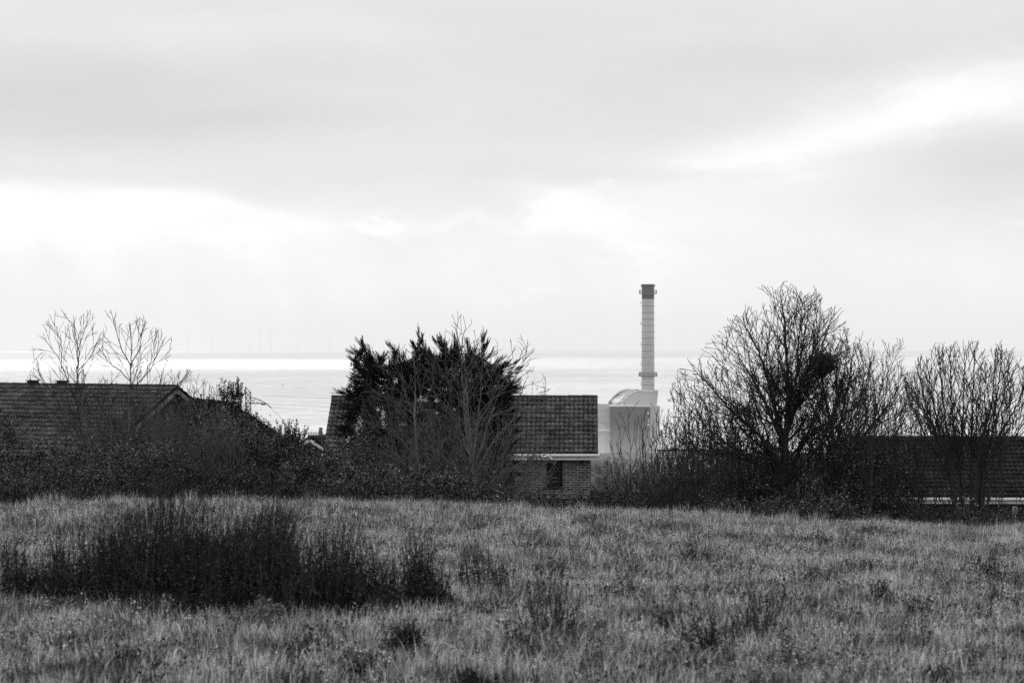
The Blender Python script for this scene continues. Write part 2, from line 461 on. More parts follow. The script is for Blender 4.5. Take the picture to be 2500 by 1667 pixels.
arcm.build('arch_rib', M['chimney_grey'], st)
for v in (1006, 1033): MB().prism(poly_px([(1576, v-2), (1579.6, v-2), (1579.6, v+2), (1576, v+2)], -24.2), (0, .3, 0)).build('sign_square', M['station_white'], st)
lg = MB()
for (a, b) in (((1575.5,1018),(1577.8,1021.5)), ((1580.2,1018),(1577.8,1021.5)), ((1577.8,1021.5),(1577.8,1024)), ((1575.5,1027),(1580.2,1024))):
    lg.tube(L(*a, dy=-24.3), L(*b, dy=-24.3), .22, n=5)
lg.build('sign_mark', M['station_white'], st)
for k in range(7):
    v = 1000 + 15*k
    MB().prism(poly_px([(1441, v), (1485, v), (1485, v+.7), (1441, v+.7)], -18.15), (0, .3, 0)).build('cladding_joint', M['chimney_grey'], st)

# steam at the curved roof: puff shells with an emission glow in place of lit vapour
def mat_steam():
    m, nt = new_mat('steam')
    lw = nt.node('ShaderNodeLayerWeight'); lw.inputs['Blend'].default_value = .5
    f = nt.mul(nt.math('POWER', nt.sub(1.0, lw.outputs['Facing']), 2.0), .5)
    n = nt.noise(nt.pos(), .25, 4, .6)
    f = nt.mul(f, nt.rng(n, .3, .65, 0, 1))
    t = nt.node('ShaderNodeBsdfTransparent'); d = nt.node('ShaderNodeEmission'); d.inputs['Color'].default_value = (.88, .88, .88, 1)
    mx = nt.node('ShaderNodeMixShader'); nt.put(mx.inputs[0], f); nt.put(mx.inputs[1], t.outputs[0]); nt.put(mx.inputs[2], d.outputs[0])
    finish(nt, mx.outputs[0]); return m
M['steam'] = mat_steam()
sm = MB(); rs = random.Random(4)
def ico(mb, c, r, n=10):
    vs = []; fs = []
    for j in range(n+1):
        ph = math.pi*j/n
        for k in range(2*n):
            a = math.pi*k/n; vs.append((c[0]+r*math.sin(ph)*math.cos(a), c[1]+r*math.sin(ph)*math.sin(a), c[2]+r*.8*math.cos(ph)))
    for j in range(n):
        for k in range(2*n): fs.append((j*2*n+k, j*2*n+(k+1) % (2*n), (j+1)*2*n+(k+1) % (2*n), (j+1)*2*n+k))
    mb.add(vs, fs)
for k in range(9):
    q = L(1500 + 34*k/9 + rs.uniform(-3, 3), 982 - 14*k/9 + rs.uniform(-3, 3), -4 + rs.uniform(-3, 3)); ico(sm, q - L(1515, 975, 0), rs.uniform(1.6, 3.4))
q0 = L(1515, 975, 0)
o = sm.build('steam_plume', M['steam'], None, (q0.x, YP, q0.z + SEA), smooth=True)
tag(o, 'thin white steam drifting off the curved power station roof', 'steam', kind='stuff')

# ------------------------------------------------------------------ harbour crane + wires
YC = 700.0
cr = root('lattice_crane', P(607, 1090, YC), 'thin lattice mast with a curved side boom, above the shrubs', 'crane')
c0 = P(607, 1090, YC)
def Q(u, v, dy=0): p = P(u, v, YC) - c0; return Vector((p.x, dy, p.z))
mm = MB()
for u in (599, 611.5):
    for dy in (0, 1.2): mm.tube(Q(u, 1090, dy), Q(u, 944 if u < 605 else 957, dy), .09, n=5)
vv = 957
while vv < 1085:
    for dy in (0, 1.2):
        mm.tube(Q(599, vv, dy), Q(611.5, vv, dy), .07, n=4); mm.tube(Q(599, vv, dy), Q(611.5, vv+14, dy), .06, n=4); mm.tube(Q(611.5, vv, dy), Q(599, vv+14, dy), .06, n=4)
    vv += 14
mm.tube(Q(599, 944), Q(611.5, 957), .09, n=5)
mm.build('mast', M['crane_metal'], cr)
bm_ = MB()
top = [(611.5, 970), (622, 971.5), (632, 975), (641, 979.5), (650, 984.5)]
for a, b in zip(top[:-1], top[1:]): bm_.tube(Q(*a), Q(*b), .10, n=5)
bm_.tube(Q(599, 984), Q(650, 985), .14, n=5)
for a, b in zip(top[:-1], top[1:]): bm_.tube(Q(a[0], a[1]), Q(b[0]-3, 984.5), .05, n=4); bm_.tube(Q(b[0], b[1]), Q(b[0]-3, 984.5), .05, n=4)
bm_.tube(Q(650, 984.5), Q(662, 995.5), .13, n=5); bm_.box(Q(638, 988).x, Q(648, 988).x, -.4, .4, Q(640, 988.5).z, Q(640, 986).z)
bm_.build('boom', M['crane_metal'], cr)
MB().tube(Q(662, 995.5), Q(694, 1028), .035, n=4).build('hoist_cable', M['crane_metal'], cr)
wires = [((640, 976, 700), (1480, 990, 1500)), ((650, 985, 700), (1480, 1003, 1500)), ((662, 995, 700), (1480, 1018, 1500)), ((640, 966, 700), (1480, 970, 1500))]
for i, (a, b) in enumerate(wires):
    A = P(*a); B = P(*b); m = MB(); n = 24; prev = None
    for k in range(n+1):
        t = k/n; q = A.lerp(B, t); q.z -= 4*1.6*t*(1-t); q = q - A
        if prev is not None: m.tube(prev, q, .022, n=4)
        prev = q
    o = m.build('overhead_wire', M['crane_metal'], None, A)
    tag(o, ['thin wire running right from the lattice crane, second from the top', 'thin wire running right from the lattice crane, third from the top',
            'thin wire running right from the lattice crane, lowest of the four', 'thin wire running right from the lattice crane, topmost of the four'][i], 'wire', 'overhead wires')

# ------------------------------------------------------------------ houses
def tile_slope(name, mat, parent, x0, x1, ya, za, yb, zb, gauge=.26, pitch_x=.147, amp=.034, seed=0):
    """corrugated interlocking tiles from ridge (ya,za) down to the eave (yb,zb); x along the ridge"""
    rs = np.random.RandomState(seed)
    Ls = math.hypot(yb-ya, zb-za); n = max(1, int(round(Ls / gauge)))
    dy, dz = (yb-ya)/Ls, (zb-za)/Ls
    nrm = np.array([0, -dz*np.sign(yb-ya), abs(dy)])   # upward normal
    nrm = np.array([0, -dz, dy]) if dy > 0 else np.array([0, dz, -dy])
    if nrm[2] < 0: nrm = -nrm
    spx = 8; cols = int((x1-x0)/pitch_x*spx) + 1
    xs = np.linspace(x0, x1, cols)
    ph = ((xs - x0) / pitch_x) % 1.0
    prof = amp * (np.abs(np.sin(np.pi * ph)) ** .7)
    VV = []; FF = []; WW = []; base = 0
    for i in range(n):
        s0 = Ls*i/n - .03; s1 = Ls*(i+1)/n + .02
        tile_id = ((xs - x0)/(2*pitch_x)).astype(int)
        jit = rs.uniform(-.004, .006, tile_id.max()+1)[tile_id]; js = rs.uniform(-.008, .008, tile_id.max()+1)[tile_id]
        rows = []; tr_ = rs.uniform(.6, 1.4, tile_id.max()+1)[tile_id]*rs.uniform(.85, 1.15)
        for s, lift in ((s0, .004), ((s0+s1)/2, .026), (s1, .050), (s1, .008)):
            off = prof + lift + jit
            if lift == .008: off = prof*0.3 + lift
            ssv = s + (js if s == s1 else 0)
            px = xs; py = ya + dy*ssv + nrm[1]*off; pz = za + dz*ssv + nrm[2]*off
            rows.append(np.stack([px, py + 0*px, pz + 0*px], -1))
            WW.append({.004: .45, .026: 1.0, .050: 1.35, .008: .05}[lift]*tr_*(.45 + .85*(prof/amp)))  # shade of laps and troughs painted in, plus random tone per tile
        k = len(rows); VV.append(np.concatenate(rows)); ii = np.arange(k*cols).reshape(k, cols) + base
        FF.append(np.stack([ii[:-1, :-1], ii[:-1, 1:], ii[1:, 1:], ii[1:, :-1]], -1).reshape(-1, 4)); base += k*cols
    # underside board closing the slab
    a = np.array([[x0, ya, za-.03], [x1, ya, za-.03], [x1, yb, zb-.03], [x0, yb, zb-.03]])
    VV.append(a); FF.append(np.array([[base, base+1, base+2, base+3]]))
    return mesh_arrays(name, np.concatenate(VV), np.concatenate(FF), mat, parent, shade_tone=np.concatenate(WW + [np.ones(4)]))

def wall_grid(mb, x0, x1, z0, z1, y, t, ops):
    xs = sorted({x0, x1, *[o[0] for o in ops], *[o[1] for o in ops]}); zs = sorted({z0, z1, *[o[2] for o in ops], *[o[3] for o in ops]})
    for a, b in zip(xs[:-1], xs[1:]):
        for c, d in zip(zs[:-1], zs[1:]):
            cx, cz = (a+b)/2, (c+d)/2
            if any(o[0] < cx < o[1] and o[2] < cz < o[3] for o in ops): continue
            mb.box(a, b, y, y+t, c, d)

def house(label, loc, rz, x0, x1, w, eave, ridge, over=.35, verge=.12, brick='brick', tile='tile', ops=(), fascia='white_paint', barge=None, seed=0, ridge_vents=()):
    """x along the ridge (x=0 at loc), y=0 is the ridge line, front towards -y; z=0 floor"""
    h = root('house', loc, label, 'house', rz=rz)
    pitch = (ridge-eave)/(w+over)
    wt = w; ez = ridge - pitch*w - .1
    m = MB()
    wall_grid(m, x0, x1, -.6, ez, -w, .25, list(ops))
    m.box(x0, x1, w-.25, w, -.6, ez)
    for xa in (x0, x1-.25):
        m.prism([(xa, -w+.25, -.6), (xa, w-.25, -.6), (xa, w-.25, ez), (xa, 0, ridge-.16), (xa, -w+.25, ez)], (.25, 0, 0))
    m.build('wall', M[brick], h)
    MB().box(x0+.3, x1-.3, -w+.4, w-.4, -.5, ez-.1).build('interior', M['black_void'], h)
    yo = w + over
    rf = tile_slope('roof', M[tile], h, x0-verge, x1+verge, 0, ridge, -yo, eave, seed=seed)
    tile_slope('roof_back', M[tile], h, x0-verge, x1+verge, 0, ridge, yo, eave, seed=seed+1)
    rd = MB(); n = int((x1-x0+2*verge)/.45); rs_ = random.Random(seed)
    for k in range(n):
        a = x0-verge + (x1-x0+2*verge)*k/n; b = x0-verge + (x1-x0+2*verge)*(k+1)/n
        dz = rs_.uniform(-.006, .006); rd.tube((a-.01, 0, ridge-.035+dz), (b, 0, ridge-.035+dz), .115, .105, 12)
    rd.build('ridge_tile', M['ridge_clay'], rf)
    for xv in ridge_vents:
        v = MB(); v.box(xv-.16, xv+.16, -.09, .09, ridge+.06, ridge+.13); v.box(xv-.2, xv+.2, -.12, .12, ridge+.13, ridge+.16); v.build('ridge_vent', M['ridge_clay'], rf)
    fs = MB(); fs.box(x0-verge+.0, x1+verge-.09, -yo+.03, -yo+.055, eave-.21, eave-.02); MB().box(x0-verge, x1+verge-.09, yo-.055, yo-.03, eave-.21, eave-.02).build('fascia', M[fascia], h)
    fs.build('fascia', M[fascia], h, bevel=.004)
    sf = MB(); sf.box(x0-verge+.01, x1+verge-.1, -yo+.056, -w-.003, eave-.2, eave-.185); sf.build('soffit', M[fascia], h)
    gt = MB(); gt.tube((x0-verge-.04, -yo-.03, eave-.065), (x1+verge+.05, -yo-.03, eave-.065), .05, n=10); gt.build('gutter', M[fascia], h, smooth=False)
    bw = M[barge or fascia]
    for xa in (x0-verge-.0, x1+verge-.025):
        for s in (-1, 1):
            MB().prism([(xa, 0, ridge-.06), (xa, 0, ridge-.21), (xa, s*(yo-.06), eave-.20), (xa, s*(yo-.06), eave-.05)], (.025, 0, 0)).build('bargeboard', bw, h)
    return h

# main brick house
YH = 89.5
base = P(1442, 1105, YH)
zf = float(ground_z(base.x, YH)) + .02
rz_main = R(-1.5)
ridge_h = (H - (970-VE)*YH/F) - zf
# origin at right wall corner; x negative to the left
s = YH/F
eave_h = (H - (1106-VE)*(YH-3.1)/F) - zf
mh_x1 = 0.0; mh_x0 = -(1442-826)*s
def hx(u): return (u-1442)*(YH-2.75)/F
def hz(v): return (H - (v-VE)*(YH-2.75)/F) - zf
main = house('dark tiled brick house with a white gutter and one small window, right of the conifer', (base.x, YH, zf), rz_main,
      mh_x0, mh_x1, 2.75, eave_h, ridge_h, .35, .22,
      ops=[(hx(1334), hx(1374), hz(1189), hz(1122)), (hx(1236), hx(1256), hz(1192), hz(1124))], seed=3)
for (a, b) in ((1334, 1374), (1236, 1256)):
    x0, x1, z0, z1 = hx(a), hx(b), hz(1189 if a > 1300 else 1192), hz(1122 if a > 1300 else 1124)
    wf = MB(); t = .045; yy0, yy1 = -2.70, -2.64
    wf.box(x0+.003, x0+t, yy0, yy1, z0+.003, z1-.003); wf.box(x1-t, x1-.003, yy0, yy1, z0+.003, z1-.003); wf.box(x0+t, x1-t, yy0, yy1, z0+.003, z0+t); wf.box(x0+t, x1-t, yy0, yy1, z1-t, z1-.003)
    if a > 1300: wf.box(x1-.13, x1-.09, yy0, yy1, z0+t, z1-t)
    w_ = wf.build('window', M['dark_frame'], main)
    MB().box(x0+t, x1-t, -2.675, -2.665, z0+t, z1-t).build('pane', M['glass'], w_)
    MB().box(x0-.03, x1+.03, -2.80, -2.70, z0-.05, z0-.004).build('sill', M['dark_frame'], w_, bevel=.004)
MB().box(hx(1250), hx(1452), -2.83, -2.752, hz(1216.5), hz(1213)).build('plinth_course', M['concrete'], main)
fl = MB(); xx = hx(1345); zz = hz(1108)
fl.add([(xx-.32, -3.28, zz+.02), (xx-.12, -3.28, zz+.04), (xx-.12, -3.14, zz+.04), (xx-.32, -3.14, zz+.02), (xx-.27, -3.34, zz-.09), (xx-.08, -3.30, zz-.05), (xx-.08, -3.16, zz-.05), (xx-.27, -3.16, zz-.09)],
       [(0,3,2,1),(4,5,6,7),(0,1,5,4),(1,2,6,5),(2,3,7,6),(3,0,4,7)])
flo = fl.build('security_light', M['white_paint'], main, bevel=.01)
MB().tube((xx-.10, -3.22, zz-.02), (xx+.04, -3.24, zz-.14), .028, n=10).build('sensor', M['white_paint'], flo)
m = MB()
for k in (0, 1, 2): m.box(hx(1411)+k*.025, hx(1411)+.014+k*.025, -3.075, -3.066, hz(1117.5), hz(1115.5))
m.build('fascia_vent', M['dark_frame'], main)
al = MB(); al.box(hx(1418), hx(1424), -2.86, -2.752, hz(1131), hz(1125)); al.tube((hx(1421), -2.84, hz(1131)), (hx(1423), -2.9, hz(1135)), .03, n=8); al.build('wall_lamp', M['dark_frame'], main, bevel=.01)

# left house: ridge recedes to the left, gable turned to the right front
th_l = R(-33.0)   # ridge direction to the left goes away from the camera
apex = P(434, 944, 88.0)
zf = float(ground_z(apex.x, 88)) - .1
lh = house('long low dark tiled house with a pale edged gable, far left behind the bare sapling', (apex.x, 88.0, zf), th_l, -13.0, -.25, 3.0, (apex.z - zf) - 3.35*.56, apex.z - zf, .35, .25,
      brick='brick_dark', tile='tile', barge='weathered_white', fascia='weathered_white', seed=9, ridge_vents=(-4.75, -6.0))

# second left roof: only its long falling slope shows
ap2 = P(560, 985, 94.0); zf2 = float(ground_z(ap2.x, 94)) - .1
hb = house('low dark house behind leafy shrubs, its roof edge falling right below the crane', (ap2.x, 94.0, zf2), R(-72), -8.0, -.25, 3.6, (ap2.z-zf2)-3.9*.62, ap2.z-zf2, .3, .2,
      brick='brick_dark', tile='tile_dark', barge='fence_wood', fascia='fence_wood', seed=12)

# small bungalow with aerial between shrubs and main house
ap3 = P(756, 1066, 120.0); zf3 = float(ground_z(ap3.x, 120)) - .1
hc = house('small low house with a white gable edge below a television aerial', (ap3.x, 120.0, zf3), R(52), .2, 7.5, 2.6, (ap3.z-zf3)-2.9*.5, ap3.z-zf3, .3, .2,
      brick='brick_dark', tile='tile_dark', barge='white_paint', fascia='white_paint', seed=15)
pt = root('chimney_pot', P(783, 1071, 121.0), 'short pale chimney pot behind the television aerial', 'chimney')
MB().box(-.3, .3, -.3, .3, -2.0, .0).build('stack', M['brick_dark'], pt)
MB().tube((0,0,0), (0,0,(1071-1043)*121/F), .085, .075, 12).build('pot', M['weathered_white'], pt, smooth=False)
ta = root('television_aerial', P(776, 1085, 116.0), 'thin comb shaped television aerial on a pole, left of the brick house', 'aerial')
def QA(u, v, dy=0): p = P(u, v, 116.0) - P(776, 1085, 116.0); return Vector((p.x, dy, p.z))
MB().tube(QA(786, 1100), QA(786, 1052), .018, n=6).build('pole', M['crane_metal'], ta)
m = MB(); m.tube(QA(739, 1058), QA(790, 1057), .014, n=5)
for k in range(12):
    u = 740 + 4.2*k; hh = 4 + (k % 2)*1.5 + (4 if k == 10 else 0); m.tube(QA(u, 1058-hh), QA(u, 1058+hh), .010, n=4)
m.tube(QA(746, 1048), QA(746, 1066), .012, n=4)
m.build('comb', M['crane_metal'], ta)

# right house
YR = 88.0
apr = P(2090, 1069, YR); zfr = float(ground_z(14.0, 86)) - .1
eave_r = (H - (1212-VE)*(YR-3.4)/F) - zfr
rh = house('long dark roofed house with a pale gutter, far right behind the rounded bare tree', (apr.x, YR, zfr), R(-2.0), 0, 9.5, 3.0, eave_r, apr.z - zfr, .4, .2,
      brick='brick_dark', tile='tile_dark', fascia='white_paint', barge='weathered_white', seed=21)
for (u, v0, v1, lab) in ((2346, 1238, 1290, 'pale stone post with a cross piece, below the rounded bare tree'), (2478, 1236, 1290, 'plain pale post at the right edge, below the gutter')):
    q = P(u, v1, 74.0); pr = root('garden_post', q, lab, 'post', 'pale posts below the right house')
    hh = (v1-v0)*74/F
    MB().box(-.065, .065, -.05, .05, -.6, hh).build('post', M['weathered_white'], pr, bevel=.01)
    if u < 2400: MB().box(-.14, .14, -.04, .04, hh*.55, hh*.68).build('crosspiece', M['weathered_white'], pr, bevel=.01)

# garden fence right of the main house and low pale wall behind the big tree
def board_fence(u0, u1, vtop, Y, label, mat, hgt=1.5):
    a = P(u0, vtop, Y); b = P(u1, vtop, Y); n = int((b.x-a.x)/.14)
    fr = root('board_fence', (a.x, Y, a.z-hgt), label, 'fence'); m = MB(); rs_ = random.Random(int(u0))
    for k in range(n): m.box(k*.14, k*.14+.132, -.012-.004*(k % 2), .012-.004*(k % 2), 0, hgt + rs_.uniform(-.012, .012))
    m.build('boards', mat, fr)
    for k in range(int((b.x-a.x)/1.8)+2):
        MB().box(k*1.8-.05, k*1.8+.05, .03, .13, -.1, hgt+.05).build('post', mat, fr)
    MB().box(0, n*.14, .014, .028, hgt*.8, hgt*.86).build('rail', mat, fr)
board_fence(1446, 1760, 1200, 84.0, 'low dark board fence right of the brick house', M['fence_wood'])
def low_wall(u0, u1, v0, v1, Y, label):
    a = P(u0, v1, Y); b = P(u1, v0, Y)
    w = root('garden_wall', (a.x, Y, a.z-.4), label, 'wall'); hh = b.z - a.z + .4
    MB().box(0, b.x-a.x, 0, .2, 0, hh).build('masonry', M['weathered_white'], w)
    MB().box(-.03, b.x-a.x+.03, -.03, .23, hh+.002, hh+.06).build('coping', M['concrete'], w, bevel=.01)
low_wall(1770, 1900, 1195, 1262, 80.0, 'pale rendered garden wall showing through the low twigs of the big bare tree')
low_wall(1985, 2035, 1222, 1262, 79.0, 'short pale wall end glimpsed under the big bare tree')
# low house far down the slope behind the bare shrubs, with a square chimney
ap4 = P(1612, 1100, 160.0); zf4 = float(ground_z(ap4.x, 160)) - .1
hd = house('small distant house with a square chimney, behind shrubs right of the power station', (ap4.x, 160.0, zf4), R(-1), 0, 4.6, 2.4, (ap4.z-zf4)-2.7*.55, ap4.z-zf4, .3, .15,
      brick='brick_dark', tile='tile_far', barge='fence_wood', fascia='fence_wood', seed=25)
k_ = 160/F
ch = MB().box(27*k_, 42*k_, -.2, .2, ap4.z-zf4-.4, ap4.z-zf4+5*k_).build('chimney_stack', M['brick_dark'], hd)
MB().box(25*k_, 44*k_, -.25, .25, ap4.z-zf4+5*k_+.003, ap4.z-zf4+8*k_).build('cap', M['concrete'], ch)

# ------------------------------------------------------------------ branching plants
def seg_mesh(name, segs, mat, parent, origin, n=3, smooth=False):
    if not segs: return None
    A = np.array([s[0] for s in segs]); B = np.array([s[1] for s in segs]); r0 = np.array([s[2] for s in segs]); r1 = np.array([s[3] for s in segs])
    D = B - A; Ln = np.linalg.norm(D, axis=1, keepdims=True); Ln[Ln == 0] = 1e-6; D = D/Ln
    B = B + D*np.minimum(r1[:, None]*.5, .01)
    T = np.where(np.abs(D[:, 2:3]) < .9, np.array([[0, 0, 1.0]]), np.array([[1.0, 0, 0]]))
    Pp = np.cross(D, T); Pp /= np.linalg.norm(Pp, axis=1, keepdims=True); Qq = np.cross(D, Pp)
    an = 2*np.pi*np.arange(n)/n
    ring = Pp[:, None, :]*np.cos(an)[None, :, None] + Qq[:, None, :]*np.sin(an)[None, :, None]
    Va = A[:, None, :] + ring*r0[:, None, None]; Vb = B[:, None, :] + ring*r1[:, None, None]
    V = np.concatenate([Va, Vb], 1).reshape(-1, 3)
    b = (np.arange(len(A))*2*n)[:, None]
    k = np.arange(n); k2 = (k+1) % n
    Fc = np.stack([b + k, b + k2, b + n + k2, b + n + k], -1).reshape(-1, 4)
    return mesh_arrays(name, V, Fc, mat, parent, origin, smooth)

class Env:
    """crown silhouette: row of the top for each column (photo pixels at depth Y), with a round depth"""
    def __init__(s, us, vs, Y, depth, vbase):
        s.us = us; s.vs = vs; s.Y = Y; s.D = depth; s.vb = vbase; s.uc = (us[0]+us[-1])/2
    def inside(s, x, y, z, j=0.0):
        t = (y - s.Y)/s.D
        if abs(t) >= 1: return False
        q = math.sqrt(1 - t**4)
        u = x*F/s.Y + 1250; v = VE + (H - z)*F/s.Y
        u = s.uc + (u - s.uc)/q
        if u < s.us[0] or u > s.us[-1]: return False
        tv = np.interp(u, s.us, s.vs)
        tv = s.vb + (tv - s.vb)*q
        return v > tv - j

def grow(rng, segs, p, d, r, Ln, lvl, env, prm):
    step = prm['step'][min(lvl, len(prm['step'])-1)]
    n = max(2, int(Ln/step)); px, py, pz = p; dx, dy, dz = d
    jit = prm['jit']; up = prm['up'][min(lvl, len(prm['up'])-1)]
    mx = prm['max']; rmin = prm['rmin']; dens = prm['dens'][min(lvl, len(prm['dens'])-1)]
    over = rng.random()**2*prm.get('over', 14)
    side = rng.random()*6.28
    acc = rng.random()*.5
    for i in range(n):
        dx += rng.gauss(0, jit); dy += rng.gauss(0, jit); dz += rng.gauss(0, jit) + up
        l = math.sqrt(dx*dx+dy*dy+dz*dz); dx /= l; dy /= l; dz /= l
        qx, qy, qz = px+dx*step, py+dy*step, pz+dz*step
        if not env.inside(qx, qy, qz, over): return
        rl = rmin*(1 if lvl < mx else .62); ra = max(rl, r*(1-.85*i/n)); rb = max(rl*.75, r*(1-.85*(i+1)/n))
        segs.append(((px, py, pz), (qx, qy, qz), ra, rb, lvl))
        px, py, pz = qx, qy, qz
        if lvl < mx and i >= 1:
            acc += dens*step
            while acc > 1:
                acc -= 1; side += 2.4 + rng.uniform(-.5, .5)
                ang = rng.uniform(*prm['ang'])
                # perpendicular frame
                ax, ay, az = (-dy, dx, 0) if abs(dz) < .95 else (1, 0, 0)
                la = math.sqrt(ax*ax+ay*ay+az*az) or 1; ax /= la; ay /= la; az /= la
                bx, by, bz = dy*az-dz*ay, dz*ax-dx*az, dx*ay-dy*ax
                c, s_ = math.cos(side), math.sin(side)
                ex, ey, ez = ax*c+bx*s_, ay*c+by*s_, az*c+bz*s_
                ca, sa = math.cos(ang), math.sin(ang)
                nd = (dx*ca+ex*sa, dy*ca+ey*sa*prm.get('flat', .8), dz*ca+ez*sa)
                cl = Ln*rng.uniform(*prm['shrink'])*(1-.45*i/n)
                cl = max(cl, prm['lmin'])
                grow(rng, segs, (px, py, pz), nd, max(rmin, ra*.62), cl, lvl+1, env, prm)

def along(rng, segs, pts, r0, r1, env, prm, lvl=0, first=.12):
    """a main stem through given points; children grow from it"""
    tot = sum((b-a).length for a, b in zip(pts[:-1], pts[1:])); done = 0; side = rng.random()*6; acc = 0
    for a, b in zip(pts[:-1], pts[1:]):
        ln = (b-a).length; k = max(1, int(ln/.09)); d = (b-a).normalized()
        prev = a.copy()
        for i in range(k):
            q = a.lerp(b, (i+1)/k); 
            if i < k-1: q = q + Vector((rng.gauss(0, .008), rng.gauss(0, .008), rng.gauss(0, .005)))
            t0 = (done + ln*i/k)/tot; t1 = (done + ln*(i+1)/k)/tot
            segs.append((tuple(prev), tuple(q), r0+(r1-r0)*t0, r0+(r1-r0)*t1, lvl))
            prev = q
            if t1 > first:
                acc += prm['dens'][0]*ln/k
                while acc > 1:
                    acc -= 1; side += 2.4 + rng.uniform(-.6, .6); ang = rng.uniform(*prm['ang'])
                    A = d.orthogonal().normalized(); B = d.cross(A)
                    e = A*math.cos(side) + B*math.sin(side); e.y *= prm.get('flat', .8)
                    nd = (d*math.cos(ang) + e*math.sin(ang)).normalized()
                    grow(rng, segs, tuple(q), tuple(nd), max(prm['rmin'], (r0+(r1-r0)*t1)*.55), prm['len0']*(1-.5*t1)*rng.uniform(.6, 1.15), lvl+1, env, prm)
        done += ln

def split_segs(segs, rthr):
    return [s for s in segs if s[2] >= rthr], [s for s in segs if s[2] < rthr]

def plant(name, label, cat, u, vb, Y, group=None):
    b = P(u, vb, Y); z = float(ground_z(b.x, Y))
    return root(name, (b.x, Y, z), label, cat, group)

def leaf_quads(rng, pts, size, aspect=.55, upb=0.0, jitter=.5):
    """one small leaf (rhombus) at every point"""
    n = len(pts)
    a = rng.normal(size=(n, 3)); a[:, 2] += upb; a /= np.linalg.norm(a, axis=1, keepdims=True)
    t = rng.normal(size=(n, 3)); b = np.cross(a, t); b /= np.linalg.norm(b, axis=1, keepdims=True)
    s = size*(1 + jitter*(rng.rand(n, 1)*2-1))
    V = np.stack([pts - a*s*.5, pts + b*s*aspect*.5, pts + a*s*.5, pts - b*s*aspect*.5], 1).reshape(-1, 3)
    Fq = np.arange(4*n).reshape(-1, 4)
    return V, Fq

def env_points(rng, env, n, clump=0, cs=.12, surf=1.0, vbot=1290):
    """points in the silhouette volume, clumped"""
    k = n*4 if not clump else clump*6
    us = np.array(env.us, float); vs = np.array(env.vs, float)
    t = rng.uniform(-1, 1, k); q = np.sqrt(1-t**4)
    uu = rng.uniform(us[0], us[-1], k); tv = np.interp(uu, us, vs)
    vv = tv + (vbot - tv)*rng.uniform(0, 1, k)**surf
    ok = rng.rand(k) < (vbot - tv)/(vbot - tv.min())
    uu, vv, t, q = uu[ok], vv[ok], t[ok], q[ok]
    vb = vbot
    uf = env.uc + (uu-env.uc)*q; vf = vb + (vv - vb)*q
    y = env.Y + t*env.D
    x = (uf-1250)*env.Y/F; z = H - (vf-VE)*env.Y/F
    Pn = np.stack([x, y, z], -1)
    if not clump: return Pn[:n]
    Pn = Pn[:clump]
    sel = rng.randint(0, len(Pn), n)
    sc = cs*(.5 + rng.rand(len(Pn)))[sel][:, None]
    return Pn[sel] + rng.normal(size=(n, 3))*sc*np.array([1, 1, 1.0])

def outline(us, vs, rng, rough=8, step=9):
    """roughen a silhouette"""
    u = np.arange(us[0], us[-1]+step, step); f1, f2 = rng.uniform(.07, .12), rng.uniform(.16, .26)
    v = np.interp(u, us, vs) + rng.normal(size=len(u))*rough*.7 + rough*.8*np.sin(u*f1 + rng.uniform(0, 6)) + rough*.5*np.sin(u*f2 + rng.uniform(0, 6))
    return list(u), list(v)

